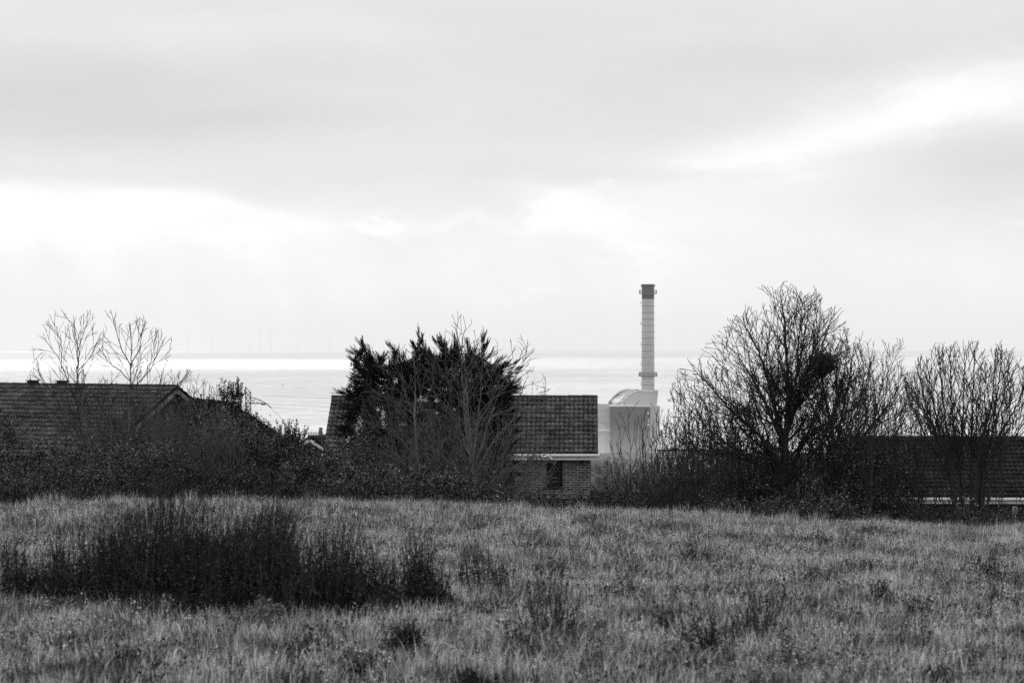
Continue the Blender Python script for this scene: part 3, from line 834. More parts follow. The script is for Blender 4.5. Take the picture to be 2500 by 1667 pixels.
def shrub(label, us, vs, Y, D, nleaf, mat='leaf_hedge', size=.038, shoots=0, shoot_len=.5, seed=1, clump=190, cs=.13, stems=40, stem_mat='twig_mid', cat='shrub', group=None, rough=13, name='leafy_shrub', shoot_leaf=True, surf=1.5, vbot=1290):
    rng = np.random.RandomState(seed); pr = random.Random(seed)
    ou, ov = outline(us, vs, rng, rough)
    env = Env(ou, ov, Y, D, vbot)
    t = plant(name, label, cat, (us[0]+us[-1])/2, 1250, Y, group); org = tuple(t.location)
    pts = env_points(rng, env, nleaf, clump, cs, surf, vbot)
    segs = []; lp = []; shoots = int(shoots*1.7)
    # woody shoots
    x0, x1 = (us[0]-1250)*Y/F, (us[-1]-1250)*Y/F
    for k in range(stems):
        u = pr.uniform(us[0], us[-1]); tt = pr.uniform(-.8, .8); q = math.sqrt(1-tt*tt); topv = np.interp(u, ou, ov)
        a = Vector((((env.uc+(u-env.uc)*.6)-1250)*Y/F, Y+tt*D*.6, org[2]))
        b = P(env.uc+(u-env.uc)*q, vbot+(topv-vbot)*q, Y); b.y = Y+tt*D
        n = 9; prev = a
        for i in range(n):
            f = (i+1)/n; c = a.lerp(b, f); c.x += (b.x-a.x)*.25*math.sin(f*math.pi)*-1 + pr.gauss(0, .012); c.y += pr.gauss(0, .012)
            segs.append((tuple(prev), tuple(c), max(.005, .014*(1-f*.7)), max(.004, .014*(1-(f+.1)*.7)), 0)); prev = c
    for k in range(shoots):
        u = pr.uniform(us[0]+4, us[-1]-4); tt = pr.uniform(-.7, .7); q = math.sqrt(1-tt*tt); topv = np.interp(u, ou, ov)
        b = P(env.uc+(u-env.uc)*q, vbot+(topv-vbot)*q + pr.uniform(2, 24), Y); b.y = Y+tt*D
        d = Vector((pr.gauss(0, .16) + .25*(u-env.uc)/(us[-1]-us[0]), pr.gauss(0, .15), 1)).normalized(); ll = shoot_len*pr.uniform(.35, 1.35)
        n = 8; prev = b
        for i in range(n):
            d = (d + Vector((pr.gauss(0, .07), pr.gauss(0, .07), .03))).normalized(); c = prev + d*(ll/n)
            segs.append((tuple(prev), tuple(c), .006*(1-.5*i/n)+.0015, .006*(1-.5*(i+1)/n)+.0015, 0))
            if shoot_leaf:
                for _ in range(3 + 2*(i > 1)): lp.append(prev.lerp(c, pr.random()) + Vector((pr.gauss(0, .018), pr.gauss(0, .018), pr.gauss(0, .01))))
            prev = c
    cs_ = []; cb = env_points(rng, env, max(20, stems), 0, 0, 1.3, vbot)
    for k in range(len(cb)):
        q = Vector(cb[k]); q.y -= D*.15; az_ = pr.uniform(0, 6.28); d = Vector((math.cos(az_)*.6, math.sin(az_)*.4, 1.0)).normalized(); ll = pr.uniform(.35, 1.0); n = 10
        for i in range(n):
            d = (d + Vector((math.cos(az_)*.10 + pr.gauss(0, .04), pr.gauss(0, .05), -.14))).normalized(); c = q + d*(ll/n)
            if not env.inside(c.x, c.y, c.z, 14): break
            cs_.append((tuple(q), tuple(c), .0065*(1-.6*i/n), .0065*(1-.6*(i+1)/n), 0))
            if shoot_leaf:
                for _ in range(3): lp.append(q.lerp(c, pr.random()) + Vector((pr.gauss(0, .02), pr.gauss(0, .02), pr.gauss(0, .015))))
            q = c
    if cs_: tag(seg_mesh('canes', cs_, M['twig_dark' if stem_mat == 'twig_dark' else 'bark_grey'], t, org, 3), kind='stuff')
    if lp: pts = np.concatenate([pts, np.array([tuple(p) for p in lp])])
    V, Fq = leaf_quads(rng, pts, size, .6)
    mesh_arrays('foliage', V, Fq, M[mat], t, org)
    tag(seg_mesh('stems', segs, M[stem_mat], t, org, 3), kind='stuff')
    return t, env, rng, pr

# ---- hedge line, left part
shrub('low dark rounded leafy shrub at the far left edge, below the long low roof', [-160, -60, 10, 40, 80, 130, 190], [1000, 990, 1005, 1050, 1085, 1110, 1190], 60.0, 1.4, 30000, seed=31, shoots=20, shoot_len=.2)
shrub('low pale leafed bramble mound under the two bare saplings', [20, 90, 150, 200, 260, 350, 430, 470], [1150, 1092, 1080, 1108, 1100, 1096, 1120, 1200], 55.0, 1.3, 34000, mat='leaf_hedge', seed=32, shoots=26, shoot_len=.2)
shrub('dense dark shrub in front of the gable of the long low house', [260, 330, 400, 450, 500, 560, 620], [1120, 1055, 1045, 1062, 1030, 1022, 1130], 60.0, 1.5, 30000, seed=33, shoots=45, shoot_len=.35, stems=90)
shrub('tall dark shrub with upright leafy shoots left of the crane mast', [440, 480, 515, 540, 562, 584, 594, 604, 640, 665], [1070, 1000, 978, 982, 962, 952, 985, 1030, 1050, 1120], 62.0, .8, 30000, mat='leaf_dark', seed=34, shoots=140, shoot_len=.34, stems=70, cs=.07)
shrub('broad leafy shrub with pale leaves in front of the low roof slope', [500, 550, 600, 640, 690, 740, 780], [1080, 1045, 1035, 1062, 1088, 1100, 1180], 58.0, 1.3, 36000, seed=35, shoots=50, shoot_len=.3, stems=60)
shrub('spindly leafy shrub with sprays standing against the sea, left of the aerial', [650, 684, 715, 745], [1120, 1070, 1062, 1120], 57.0, .6, 7000, seed=36, shoots=60, shoot_len=.45, stems=20, cs=.07)
shrub('low brambly shrub under the aerial, left of the conifer', [690, 740, 790, 840, 900, 930], [1140, 1124, 1120, 1090, 1104, 1180], 56.0, 1.2, 30000, seed=37, shoots=30, shoot_len=.2, stems=60)
shrub('dark bramble bank along the field edge at the far left', [-120, 0, 60, 120, 190, 230], [1180, 1190, 1196, 1200, 1215, 1240], 51.0, 1.0, 24000, mat='leaf_dark', seed=38, shoots=20, shoot_len=.12, vbot=1300)
shrub('dark bramble bank along the field edge below the leafy shrubs', [200, 300, 420, 540, 660, 760, 860], [1215, 1170, 1158, 1165, 1170, 1176, 1215], 52.0, 1.1, 46000, mat='leaf_dark', seed=39, shoots=60, shoot_len=.15, vbot=1300)
shrub('grey twiggy bramble bank at the foot of the conifer', [780, 860, 950, 1060, 1150, 1240], [1200, 1165, 1150, 1160, 1180, 1225], 53.0, 1.1, 34000, seed=40, shoots=40, shoot_len=.2, stems=110, vbot=1300)

# thin bare shoots above the gable
def bare_shrub(label, us, vs, Y, D, stems, seed, prm, mat='twig_dark', r=.012, spread=.5, vbase=1262, name='bare_shrub', lean=0.0, cat='shrub', n=3):
    rng = np.random.RandomState(seed); pr = random.Random(seed)
    ou, ov = outline(us, vs, rng, prm.get('rough', 8)); env = Env(ou, ov, Y, D, 1290)
    t = plant(name, label, cat, (us[0]+us[-1])/2, 1250, Y); org = tuple(t.location); segs = []
    for k in range(stems):
        u = us[0] + (us[-1]-us[0])*(k+pr.random())/stems; tt = pr.uniform(-.7, .7); q = math.sqrt(1-tt*tt)
        topv = np.interp(u, ou, ov) + abs(pr.gauss(0, 12))
        ub = env.uc + (u-env.uc)*spread
        a = P(ub, vbase, Y); a.y = Y + tt*D*.4; a.z = org[2]
        b = P(env.uc+(u-env.uc)*q, 1290+(topv-1290)*q, Y); b.y = Y+tt*D
        mid = a.lerp(b, .5); mid.x += (b.x-a.x)*.18 + pr.gauss(0, .03); mid.z -= .05
        pts = [a, a.lerp(mid, .5) + Vector((pr.gauss(0, .02), 0, 0)), mid, mid.lerp(b, .5) + Vector((pr.gauss(0, .02), 0, 0)), b]
        along(pr, segs, pts, r*pr.uniform(.7, 1.3), .004, env, prm)
    seg_mesh('branches', segs, M[mat], t, org, n)
    return t
PR_THIN = dict(step=(.09, .07, .05), jit=.07, up=(.02, .05, .05), max=2, rmin=.0062, dens=(6, 6, 5), ang=(.35, .75), shrink=(.3, .6), lmin=.12, len0=.55, over=10)
bare_shrub('thin bare upright shoots rising behind the gable peak', [395, 430, 470, 520, 560, 600], [922, 915, 930, 918, 930, 990], 64.0, .9, 48, 51, PR_THIN)
bare_shrub('thin bare shoots along the roof ridge between the two saplings', [190, 240, 300, 360, 410], [930, 905, 912, 905, 945], 63.0, .8, 22, 52, PR_THIN)

# ---- generic tree with given main stems
def tree(name, label, u, Y, stems, us, vs, D, prm, seed, bark, twig, thr=.016, rough=10, cat='tree', vb=1290, crown_name='crown', first=.12):
    rng = np.random.RandomState(seed); pr = random.Random(seed)
    ou, ov = outline(us, vs, rng, rough, 12); env = Env(ou, ov, Y, D, vb)
    t = plant(name, label, cat, u, 1250, Y); org = tuple(t.location); segs = []
    for (pts, r0, r1) in stems:
        pp = [P(a, b, Y) + Vector((0, dy, 0)) for a, b, dy in pts]
        if pts[0][1] >= 1240: pp[0].z = org[2]
        along(pr, segs, pp, r0, r1, env, prm, 0, first)
    thick, thin = split_segs(segs, thr)
    seg_mesh('trunk', thick, M[bark], t, org, 7, True)
    seg_mesh(crown_name, thin, M[twig], t, org, 3)
    return t, env, rng, pr, segs

# left pair of saplings
PR_SAP = dict(step=(.10, .08, .06), jit=.075, up=(.03, .04, .03), max=3, rmin=.0052, dens=(7.0, 6.5, 5.5), ang=(.35, .7), shrink=(.35, .6), lmin=.12, len0=1.1, over=16)
t1 = tree('bare_sapling', 'bare forked sapling with a fan shaped top, leftmost tree of all', 225, 59.0,
     [([(250,1255,0),(222,1130,0),(195,1010,.1),(165,930,.1),(140,870,.1),(100,820,.1)], .030, .005),
      ([(250,1250,0),(228,1120,0),(200,1000,0),(188,900,0),(190,850,0),(180,790,0),(158,772,0)], .032, .005),
      ([(190,900,0),(196,840,-.1),(215,790,-.1),(222,772,-.1)], .014, .004),
      ([(150,900,0),(150,830,0),(118,795,0)], .011, .004),
      ([(190,905,0),(222,868,.1),(240,825,.1)], .012, .004),
      ([(240,1180,0),(170,1060,.3),(100,980,.3),(60,950,.3)], .016, .004),
      ([(245,1200,0),(205,1080,-.4),(200,1000,-.4),(215,920,-.4)], .017, .005),
      ([(215,1110,0),(150,1000,.2),(118,950,.2),(70,905,.2)], .015, .004)],
     [62, 100, 130, 160, 200, 225, 245, 262], [905, 800, 775, 768, 775, 765, 800, 880], 1.0, PR_SAP, 61, 'bark_mid', 'twig_dark')
t2 = tree('bare_sapling', 'bare sapling with one long leader, right of the fan shaped sapling', 300, 58.0,
     [([(305,1255,0),(310,1130,0),(315,1010,0),(320,940,0),(318,890,0),(296,850,0),(285,810,0),(270,755,0)], .034, .005),
      ([(318,895,0),(340,850,.1),(348,800,.1),(352,785,.1)], .015, .004),
      ([(320,900,0),(322,840,0),(318,785,0)], .012, .004),
      ([(318,930,0),(296,905,-.1),(262,880,-.1),(250,850,-.1)], .013, .004),
      ([(322,950,0),(365,905,.1),(385,860,.1),(405,820,.1)], .014, .004),
      ([(312,1060,0),(370,1000,-.2),(430,945,-.2),(460,915,-.2)], .014, .004),
      ([(306,1200,0),(350,1110,-.4),(420,1050,-.4),(480,1010,-.4)], .017, .004),
      ([(308,1180,0),(330,1080,-.4),(345,990,-.4),(372,930,-.4)], .018, .005),
      ([(306,1190,0),(270,1110,-.4),(250,1040,-.4),(262,960,-.4)], .017, .005),
      ([(312,1080,0),(260,1010,.2),(215,955,.2),(200,930,.2)], .015, .004)],
     [235, 255, 270, 290, 340, 380, 405, 430, 470], [860, 800, 750, 785, 775, 800, 820, 850, 915], 1.1, PR_SAP, 62, 'bark_mid', 'twig_dark')

bare_shrub('grey twiggy shrub with arching stems hiding the left half of the tiled roof', [80, 130, 200, 280, 350, 420, 480], [1080, 1000, 955, 965, 950, 990, 1080], 57.0, 1.0, 40, 63, dict(PR_THIN, len0=.8), mat='twig_mid', r=.012, spread=.5)
bare_shrub('grey twiggy shrub with arching stems in front of the pale gable edge', [330, 380, 440, 500, 560, 610], [1070, 985, 965, 985, 1010, 1100], 56.5, 1.0, 40, 64, dict(PR_THIN, len0=.8), mat='twig_mid', r=.012, spread=.5)
# ---- conifer
def conifer():
    Y = 66.0; rng = np.random.RandomState(7); pr = random.Random(7)
    us = [820, 835, 862, 870, 884, 905, 925, 948, 960, 975, 1000, 1012, 1022, 1035, 1055, 1075, 1095, 1112, 1125, 1150, 1165, 1185, 1200, 1222, 1240, 1262, 1272, 1280]
    vs = [1010, 960, 880, 838, 832, 868, 875, 868, 842, 866, 860, 822, 810, 845, 868, 840, 832, 820, 845, 860, 832, 822, 862, 885, 895, 890, 915, 960]
    env = Env(us, vs, Y, 1.9, 1290)
    t = plant('conifer', 'dense dark windswept conifer standing behind a bare tree, left of the brick house', 'tree', 1040, 1250, Y); org = tuple(t.location)
    tr = []
    for (a, b) in (((1040,1262),(1020,830)), ((1050,1262),(1170,850)), ((1030,1262),(890,860)), ((1045,1262),(1100,845)), ((1035,1262),(960,870))):
        A = P(*a, Y); A.z = org[2]; B = P(*b, Y); k = 14
        for i in range(k):
            p0 = A.lerp(B, i/k); p1 = A.lerp(B, (i+1)/k); bow = lambda f: (B.x-A.x)*.25*math.sin(f*math.pi)
            p0.x += bow(i/k); p1.x += bow((i+1)/k); tr.append((tuple(p0), tuple(p1), .07*(1-i/k)+.01, .07*(1-(i+1)/k)+.01, 0))
    seg_mesh('trunk', tr, M['bark_dark'], t, org, 7, True)
    # plumes: every limb ends in a feathery plume of flat sprays swept outward
    plumes = []
    TIPS = [(862,858,158,60),(880,834,120,60),(890,850,60,40),(905,872,100,45),(925,872,120,40),(940,868,60,35),(952,842,125,60),(966,858,80,45),(985,868,100,40),(1004,838,140,55),(1020,811,108,62),(1028,835,70,45),
            (1012,850,150,45),(1046,858,120,40),(1062,832,135,60),(1085,850,100,45),(1092,838,70,50),(1112,824,95,55),(1125,850,60,45),(1150,862,100,40),(1164,838,75,55),(1180,824,85,60),(1190,838,60,55),(1205,862,40,50),
            (1225,878,35,50),(1238,892,20,45),(1258,888,15,45),(1266,905,0,55),(1250,918,20,50),(1272,944,12,75),(1262,955,10,45),(1258,975,-5,50),(1250,1000,-10,50),(1245,1030,-15,50),
            (858,880,165,45),(868,900,160,45),(858,915,175,50),(862,930,170,50),(868,950,165,45),(835,960,168,75),(828,958,172,60),(850,975,170,50),(838,995,175,50),(832,1020,180,50),(836,1045,185,50),(845,1070,190,50),(1140,838,100,50),(1075,826,105,45)]
    for (u, v, a, l) in TIPS: plumes.append((P(u, v, Y) + Vector((0, pr.gauss(0, .22), 0)), a, l*Y/F*1.5, .9))
    env_s = Env(us, [v + 22 for v in vs], Y, 1.75, 1290)
    for p in env_points(rng, env_s, 430, 0, surf=1.25, vbot=1240):
        dx = p[0]-P(1050, 0, Y).x; dz = p[2]-P(0, 1190, Y).z
        plumes.append((Vector(p), math.degrees(math.atan2(dz*.55, dx)) + pr.gauss(0, 14), pr.uniform(.45, .8), 1.0))
    VV = []
    for tip_, a, ll, wk in plumes:
        ax = Vector((math.cos(R(a)), pr.gauss(0, .18), math.sin(R(a)))).normalized()
        ns_ = int(34*max(.6, ll/.5))
        for j in range(ns_):
            f = pr.random()**.8; wd = (.03 + .19*f*min(1, ll/.6))*wk
            side = Vector((pr.gauss(0, 1), pr.gauss(0, 1), pr.gauss(0, 1))); side = (side - ax*side.dot(ax)).normalized()
            q = tip_ - ax*(f*ll) + side*(wd*pr.random()*.6)
            d = (ax*1.0 + side*pr.uniform(.05, .6) + Vector((0, 0, .1))).normalized()
            nrm = Vector((pr.gauss(0, 1), pr.gauss(0, 1), pr.gauss(0, 1))).normalized(); sd = d.cross(nrm).normalized()
            ln = pr.uniform(.12, .27); k = 9
            for i in range(k):
                g_ = i/k; d = (d + Vector((0, 0, .045))).normalized(); q2 = q + d*(ln/k); w = .034*(1-g_)**.7 + .010
                for s_ in (-1, 1):
                    tp = q + d*(w*1.0) + sd*(s_*w*.9) + Vector((pr.gauss(0, .004), pr.gauss(0, .008), pr.gauss(0, .004)))
                    VV += [tuple(q), tuple(q + d*.022 + sd*(s_*.006)), tuple(tp)]
                VV += [tuple(q - sd*.006), tuple(q + sd*.006), tuple(q2 + d*.012)]
                q = q2
    V = np.array(VV, dtype=np.float32); Fq = np.arange(len(V)).reshape(-1, 3)
    mesh_arrays('foliage', V, Fq, M['leaf_conifer'], t, org)
    # dark inner mass of dense needle sprays
    env2 = Env([846, 868, 900, 930, 980, 1030, 1080, 1120, 1170, 1220, 1256], [945, 884, 892, 894, 888, 860, 868, 862, 868, 902, 930], Y, 1.6, 1290)
    pts = env_points(rng, env2, 130000, 0, surf=1.2, vbot=1290)
    V, Fq = leaf_quads(rng, pts, .05, .35); mesh_arrays('inner_foliage', V, Fq, M['leaf_conifer'], t, org)
conifer()

# flowering shrub in front of the conifer
shb, en, rg, prr = shrub('dense bramble shrub with white blossom in front of the conifer', [845, 880, 930, 1000, 1060, 1110, 1180, 1230], [1075, 1010, 965, 985, 985, 1010, 1060, 1140], 60.0, 1.2, 26000, mat='leaf_dark', seed=71, shoots=60, shoot_len=.3, stems=130, size=.032, stem_mat='twig_mid')
bp = []
for (u, v, n, su, sv) in ((935,945,8,10,22),(965,930,10,5,9),(1030,975,22,16,8),(1066,978,10,5,4),(935,1010,20,6,14),(880,1030,18,6,16),(872,1050,16,5,14),(850,1072,12,6,8),(935,1035,10,6,10),(985,1036,6,8,4),(1048,952,4,4,3),(1035,1137,9,3,4),(925,1000,8,4,6),(1066,1008,5,5,3),(1110,1000,3,6,6),(1000,1140,5,6,6)):
    for k in range(n*3):
        q = P(rg.normal(u, su*.6), rg.normal(v, sv*.5), 58.6 + rg.normal()*.12); bp.append(tuple(q))
V, Fq = leaf_quads(rg, np.array(bp), .026, .8); mesh_arrays('blossom', V, Fq, M['blossom'], shb, tuple(shb.location))

# bare trees in front of the conifer
PR_MID = dict(step=(.10, .09, .06), jit=.065, up=(.012, .03, .03), max=3, rmin=.0054, dens=(5.4, 5.2, 4.6), ang=(.45, .95), shrink=(.35, .6), lmin=.12, len0=1.35, over=18)
tree('bare_tree', 'grey barked bare tree with wide upswept branches in front of the conifer', 1160, 57.0,
     [([(1165,1262,0),(1160,1180,0),(1150,1080,0),(1142,1000,0),(1135,900,0),(1125,850,0),(1110,800,0)], .045, .006),
      ([(1162,1180,0),(1140,1060,.1),(1132,960,.1),(1125,870,.1),(1135,790,.1)], .040, .005),
      ([(1155,1120,0),(1168,1020,-.1),(1178,900,-.1),(1178,860,-.1)], .024, .006),
      ([(1160,1140,0),(1190,1040,.1),(1225,940,.1),(1262,885,.1),(1282,845,.1)], .026, .004),
      ([(1162,1150,0),(1215,1060,-.2),(1275,1000,-.2),(1330,960,-.2)], .024, .004),
      ([(1160,1210,0),(1230,1150,-.2),(1290,1120,-.2),(1330,1085,-.2)], .022, .004),
      ([(1150,1120,0),(1110,1020,.2),(1080,960,.2),(1040,915,.2)], .022, .004),
      ([(1140,1010,0),(1110,950,.1),(1075,900,.1),(1060,865,.1)], .018, .004),
      ([(1158,1200,0),(1100,1130,-.3),(1040,1080,-.3),(960,1010,-.3)], .022, .004),
      ([(1160,1230,0),(1240,1190,-.3),(1310,1160,-.3)], .016, .004),
      ([(1150,1060,0),(1200,980,.2),(1250,930,.2),(1290,880,.2)], .018, .004)],
     [900, 960, 1030, 1075, 1110, 1140, 1180, 1200, 1230, 1262, 1292, 1340, 1365], [1100, 1000, 880, 810, 770, 772, 790, 840, 830, 815, 830, 940, 1060], 1.7, PR_MID, 81, 'bark_grey', 'twig_mid')
tree('bare_tree', 'slender pale barked bare tree in front of the left half of the conifer', 1020, 56.0,
     [([(1035,1262,0),(1025,1140,0),(1015,1080,0),(1012,1020,0),(990,970,0),(982,930,0),(960,880,0)], .036, .005),
      ([(1012,1020,0),(1014,985,0),(1012,900,0),(1010,865,0)], .022, .005),
      ([(1010,1010,0),(975,985,.1),(930,965,.1),(895,940,.1)], .016, .004),
      ([(1010,1110,0),(960,1050,-.1),(890,1025,-.1)], .016, .004),
      ([(1020,1150,0),(940,1110,.1),(880,1090,.1),(870,1060,.1)], .016, .004),
      ([(1015,1010,0),(1040,970,.1),(1060,930,.1)], .012, .004)],
     [845, 880, 920, 960, 1000, 1050, 1075], [1060, 960, 870, 845, 840, 880, 960], 1.1, PR_MID, 82, 'bark_grey', 'twig_mid')
bare_shrub('wide fan of bare arching stems at the foot of the bare trees', [860, 930, 1000, 1080, 1160, 1240, 1320, 1385], [1140, 1060, 1020, 1000, 1000, 1010, 1050, 1130], 54.0, 1.2, 62, 83,
           dict(PR_THIN, len0=.7, dens=(6, 5, 4)), mat='twig_mid', r=.010, spread=.3)

# ---- small bare shrub right of the house
PR_UP = dict(step=(.10, .08, .06), jit=.06, up=(.03, .05, .05), max=3, rmin=.0056, dens=(7.5, 6.5, 5.5), ang=(.35, .7), shrink=(.35, .6), lmin=.14, len0=.8, over=14)
bare_shrub('open bare shrub with upright stems in front of the power station', [1440, 1470, 1500, 1530, 1565, 1600, 1640, 1690], [1180, 1085, 1000, 965, 958, 985, 1000, 1080], 57.0, .9, 13, 91, dict(PR_UP, dens=(4.2, 3.6, 3.0)), r=.016, spread=.35)
bare_shrub('dense twiggy shrub between the power station and the big bare tree', [1570, 1610, 1650, 1700, 1760, 1800], [1080, 1010, 960, 950, 990, 1080], 59.0, 1.1, 20, 92, dict(PR_UP, dens=(6, 5.5, 5)), r=.014, spread=.5)
shrub('low twiggy bramble at the foot of the open bare shrub', [1450, 1500, 1560, 1640, 1720, 1780], [1235, 1205, 1180, 1140, 1120, 1180], 58.0, 1.2, 5000, mat='leaf_dark', seed=93, shoots=60, shoot_len=.4, stems=110, stem_mat='twig_dark', shoot_leaf=False, surf=.5)

# ---- big bare tree
PR_BIG = dict(step=(.13, .10, .07), jit=.08, up=(.02, .055, .065), max=4, rmin=.0064, dens=(8.5, 7.0, 6.2, 5.4), ang=(.35, .95), shrink=(.40, .66), lmin=.17, len0=1.6, over=18)
big = tree('bare_tree', 'largest bare tree with a broad dense domed crown, right of the chimney', 1910, 60.0,
     [([(1925,1262,0),(1915,1180,0),(1918,1080,0),(1925,960,0),(1920,870,0),(1915,780,0),(1905,720,0)], .10, .010),
      ([(1918,1120,0),(1895,1000,.2),(1870,900,.2),(1830,810,.2),(1800,770,.2)], .055, .008),
      ([(1920,1060,0),(1965,930,.2),(1990,850,.2),(2030,790,.2)], .050, .008),
      ([(1915,1150,0),(1850,1060,-.3),(1780,1000,-.3),(1720,930,-.3),(1690,900,-.3)], .050, .007),
      ([(1920,1180,0),(1830,1120,.3),(1740,1060,.3),(1670,980,.3)], .045, .006),
      ([(1925,1170,0),(2000,1080,-.3),(2040,980,-.3),(2060,900,-.3)], .050, .007),
      ([(1910,1080,0),(1855,960,-.4),(1800,870,-.4),(1760,830,-.4)], .040, .006),
      ([(1925,1000,0),(1950,880,-.3),(1965,790,-.3),(1970,740,-.3)], .036, .006),
      ([(1915,1210,0),(1820,1170,-.2),(1720,1120,-.2),(1660,1060,-.2)], .035, .005),
      ([(1930,1210,0),(2010,1150,.3),(2080,1060,.3),(2110,960,.3)], .04, .006)],
     [1612, 1640, 1670, 1700, 1725, 1760, 1800, 1825, 1870, 1920, 1960, 2000, 2045, 2080, 2110, 2135], [1040, 930, 900, 870, 850, 800, 765, 745, 705, 700, 712, 730, 745, 790, 850, 960], 2.1, PR_BIG, 101, 'bark_dark', 'twig_dark', thr=.018)
# ivy mass and nest as parts of the big tree
tb, env_b, rgb, prb, nb = big
mid = np.array([[(a+b)/2 for a, b in zip(g_[0], g_[1])] for g_ in nb])
mu = mid[:, 0]*F/60 + 1250; mv = VE + (H-mid[:, 2])*F/60
wgt = np.zeros(len(mid))
for (u, v, w_, su, sv) in ((2010,890,2.2,22,18),(1985,930,1.0,34,34),(1960,1000,1.0,36,50),(2060,935,1.6,30,20),(2040,965,1.2,34,18),(1900,940,.6,30,34),(1830,1010,.7,40,26),(1900,1090,1.0,60,60),(2010,1050,.6,34,50),(1850,920,.35,34,30),(1780,1090,.5,60,40)):
    wgt += w_*np.exp(-((mu-u)/su)**2 - ((mv-v)/sv)**2)
sel = rgb.choice(len(mid), 34000, p=wgt/wgt.sum())
ivp = mid[sel] + rgb.normal(size=(34000, 3))*.035
V, Fq = leaf_quads(rgb, ivp, .030, .6); mesh_arrays('ivy', V, Fq, M['leaf_dark'], tb, tuple(tb.location))
ns = []
cn = P(2008, 888, 59.7)
for k in range(900):
    a = rgb.normal(size=3)*np.array([.13, .12, .10]); d = rgb.normal(size=3); d /= np.linalg.norm(d); c = np.array(cn)+a
    ns.append((tuple(c-d*.08), tuple(c+d*.08), .006, .006, 0))
nroot = root('bird_nest', cn, 'dark twig nest lodged high in the largest bare tree', 'nest')
seg_mesh('twigs', ns, M['twig_dark'], nroot, tuple(cn), 3)

tree('bare_tree', 'second bare tree with a dark ivy clad trunk, directly right of the largest', 2040, 62.0,
     [([(2035,1262,0),(2036,1150,0),(2030,1050,0),(2012,960,0),(1995,880,0),(1985,800,0)], .065, .008),
      ([(2036,1120,0),(2060,1000,.1),(2075,920,.1),(2085,850,.1)], .042, .007),
      ([(2034,1160,0),(2090,1080,-.2),(2150,1010,-.2),(2195,940,-.2),(2215,905,-.2)], .042, .006),
      ([(2034,1100,0),(2000,1020,.3),(1970,960,.3),(1950,900,.3)], .032, .006),
      ([(2036,1190,0),(2120,1130,.3),(2190,1060,.3),(2230,1000,.3)], .036, .006),
      ([(2034,1150,0),(1980,1090,.3),(1930,1040,.3)], .03, .006)],
     [1900, 1950, 1990, 2030, 2070, 2110, 2160, 2200, 2240, 2270], [1040, 860, 800, 790, 800, 850, 900, 890, 930, 1040], 1.7, PR_BIG, 104, 'bark_dark', 'twig_dark', thr=.018)
bare_shrub('broad bare shrub under the left side of the largest bare tree', [1600, 1650, 1710, 1780, 1850, 1900], [1060, 985, 950, 960, 1010, 1080], 63.0, 1.3, 34, 105, PR_UP, r=.016, spread=.55)
bare_shrub('twiggy bare shrub filling the gap below the crown of the largest bare tree', [1700, 1780, 1860, 1950, 2030, 2100], [1110, 1050, 1020, 1010, 1020, 1080], 64.0, 1.4, 44, 106, PR_UP, r=.015, spread=.7)
bare_shrub('bare twigs standing against the ridge of the right house', [2200, 2260, 2330, 2420, 2500, 2560], [1040, 1000, 1030, 1045, 1010, 1050], 62.0, 1.0, 26, 107, PR_THIN, r=.012, spread=.8)
# sapling tops between the big tree and the rounded one
tree('bare_sapling', 'narrow bare sapling between the big domed tree and the rounded tree', 2150, 58.0,
     [([(2120,1262,0),(2130,1120,0),(2140,1000,0),(2158,920,0),(2170,840,0)], .034, .005),
      ([(2130,1120,0),(2115,1000,0),(2108,900,0),(2100,850,0)], .024, .005),
      ([(2140,1010,0),(2135,930,.1),(2125,880,.1)], .0155, .004),
      ([(2150,950,0),(2180,890,.1),(2200,845,.1)], .012, .004)],
     [2050, 2080, 2110, 2140, 2170, 2205, 2240], [960, 850, 800, 850, 830, 840, 980], 1.0, PR_SAP, 111, 'bark_dark', 'twig_dark')
bare_shrub('dense bare twiggy shrub left of the rounded tree', [2030, 2080, 2140, 2200, 2250, 2290], [1040, 965, 940, 930, 955, 1040], 61.0, 1.1, 30, 112, PR_UP, r=.016, spread=.6)

# rounded multi-stem tree at right
PR_RND = dict(step=(.12, .10, .07), jit=.08, up=(.05, .09, .08), max=3, rmin=.0068, dens=(7.0, 6.5, 5.5), ang=(.3, .7), shrink=(.40, .65), lmin=.18, len0=1.5, over=16)
stems = []
rs_ = random.Random(5)
for (b0, b1, b2, b3, ut, vt) in ((2340,2325,2290,2262,2240,880),(2345,2330,2300,2285,2268,860),(2350,2342,2318,2310,2300,858),(2352,2345,2335,2335,2330,852),(2356,2352,2352,2358,2362,848),(2372,2372,2378,2385,2392,840),
        (2376,2380,2392,2408,2418,848),(2380,2388,2405,2430,2446,858),(2384,2395,2425,2460,2478,880),(2386,2400,2440,2490,2512,905),(2388,2410,2455,2510,2540,940),(2342,2322,2275,2240,2215,930),(2345,2318,2262,2225,2200,990),(2390,2420,2470,2520,2550,1000)):
    dy = rs_.uniform(-.7, .7); stems.append(([(b0,1262,0),(b1,1160,dy*.2),(b2,1070,dy*.5),(b3,985,dy),(ut,vt+12,dy)], .040, .008))
tree('bare_tree', 'rounded bare tree with many upright stems at the right edge', 2370, 58.0, stems,
     [2175, 2205, 2235, 2270, 2310, 2350, 2390, 2430, 2470, 2505, 2540, 2570], [1040, 930, 880, 855, 846, 842, 836, 842, 856, 885, 930, 1020], 1.6, PR_RND, 121, 'bark_dark', 'twig_dark', thr=.020, first=.34)

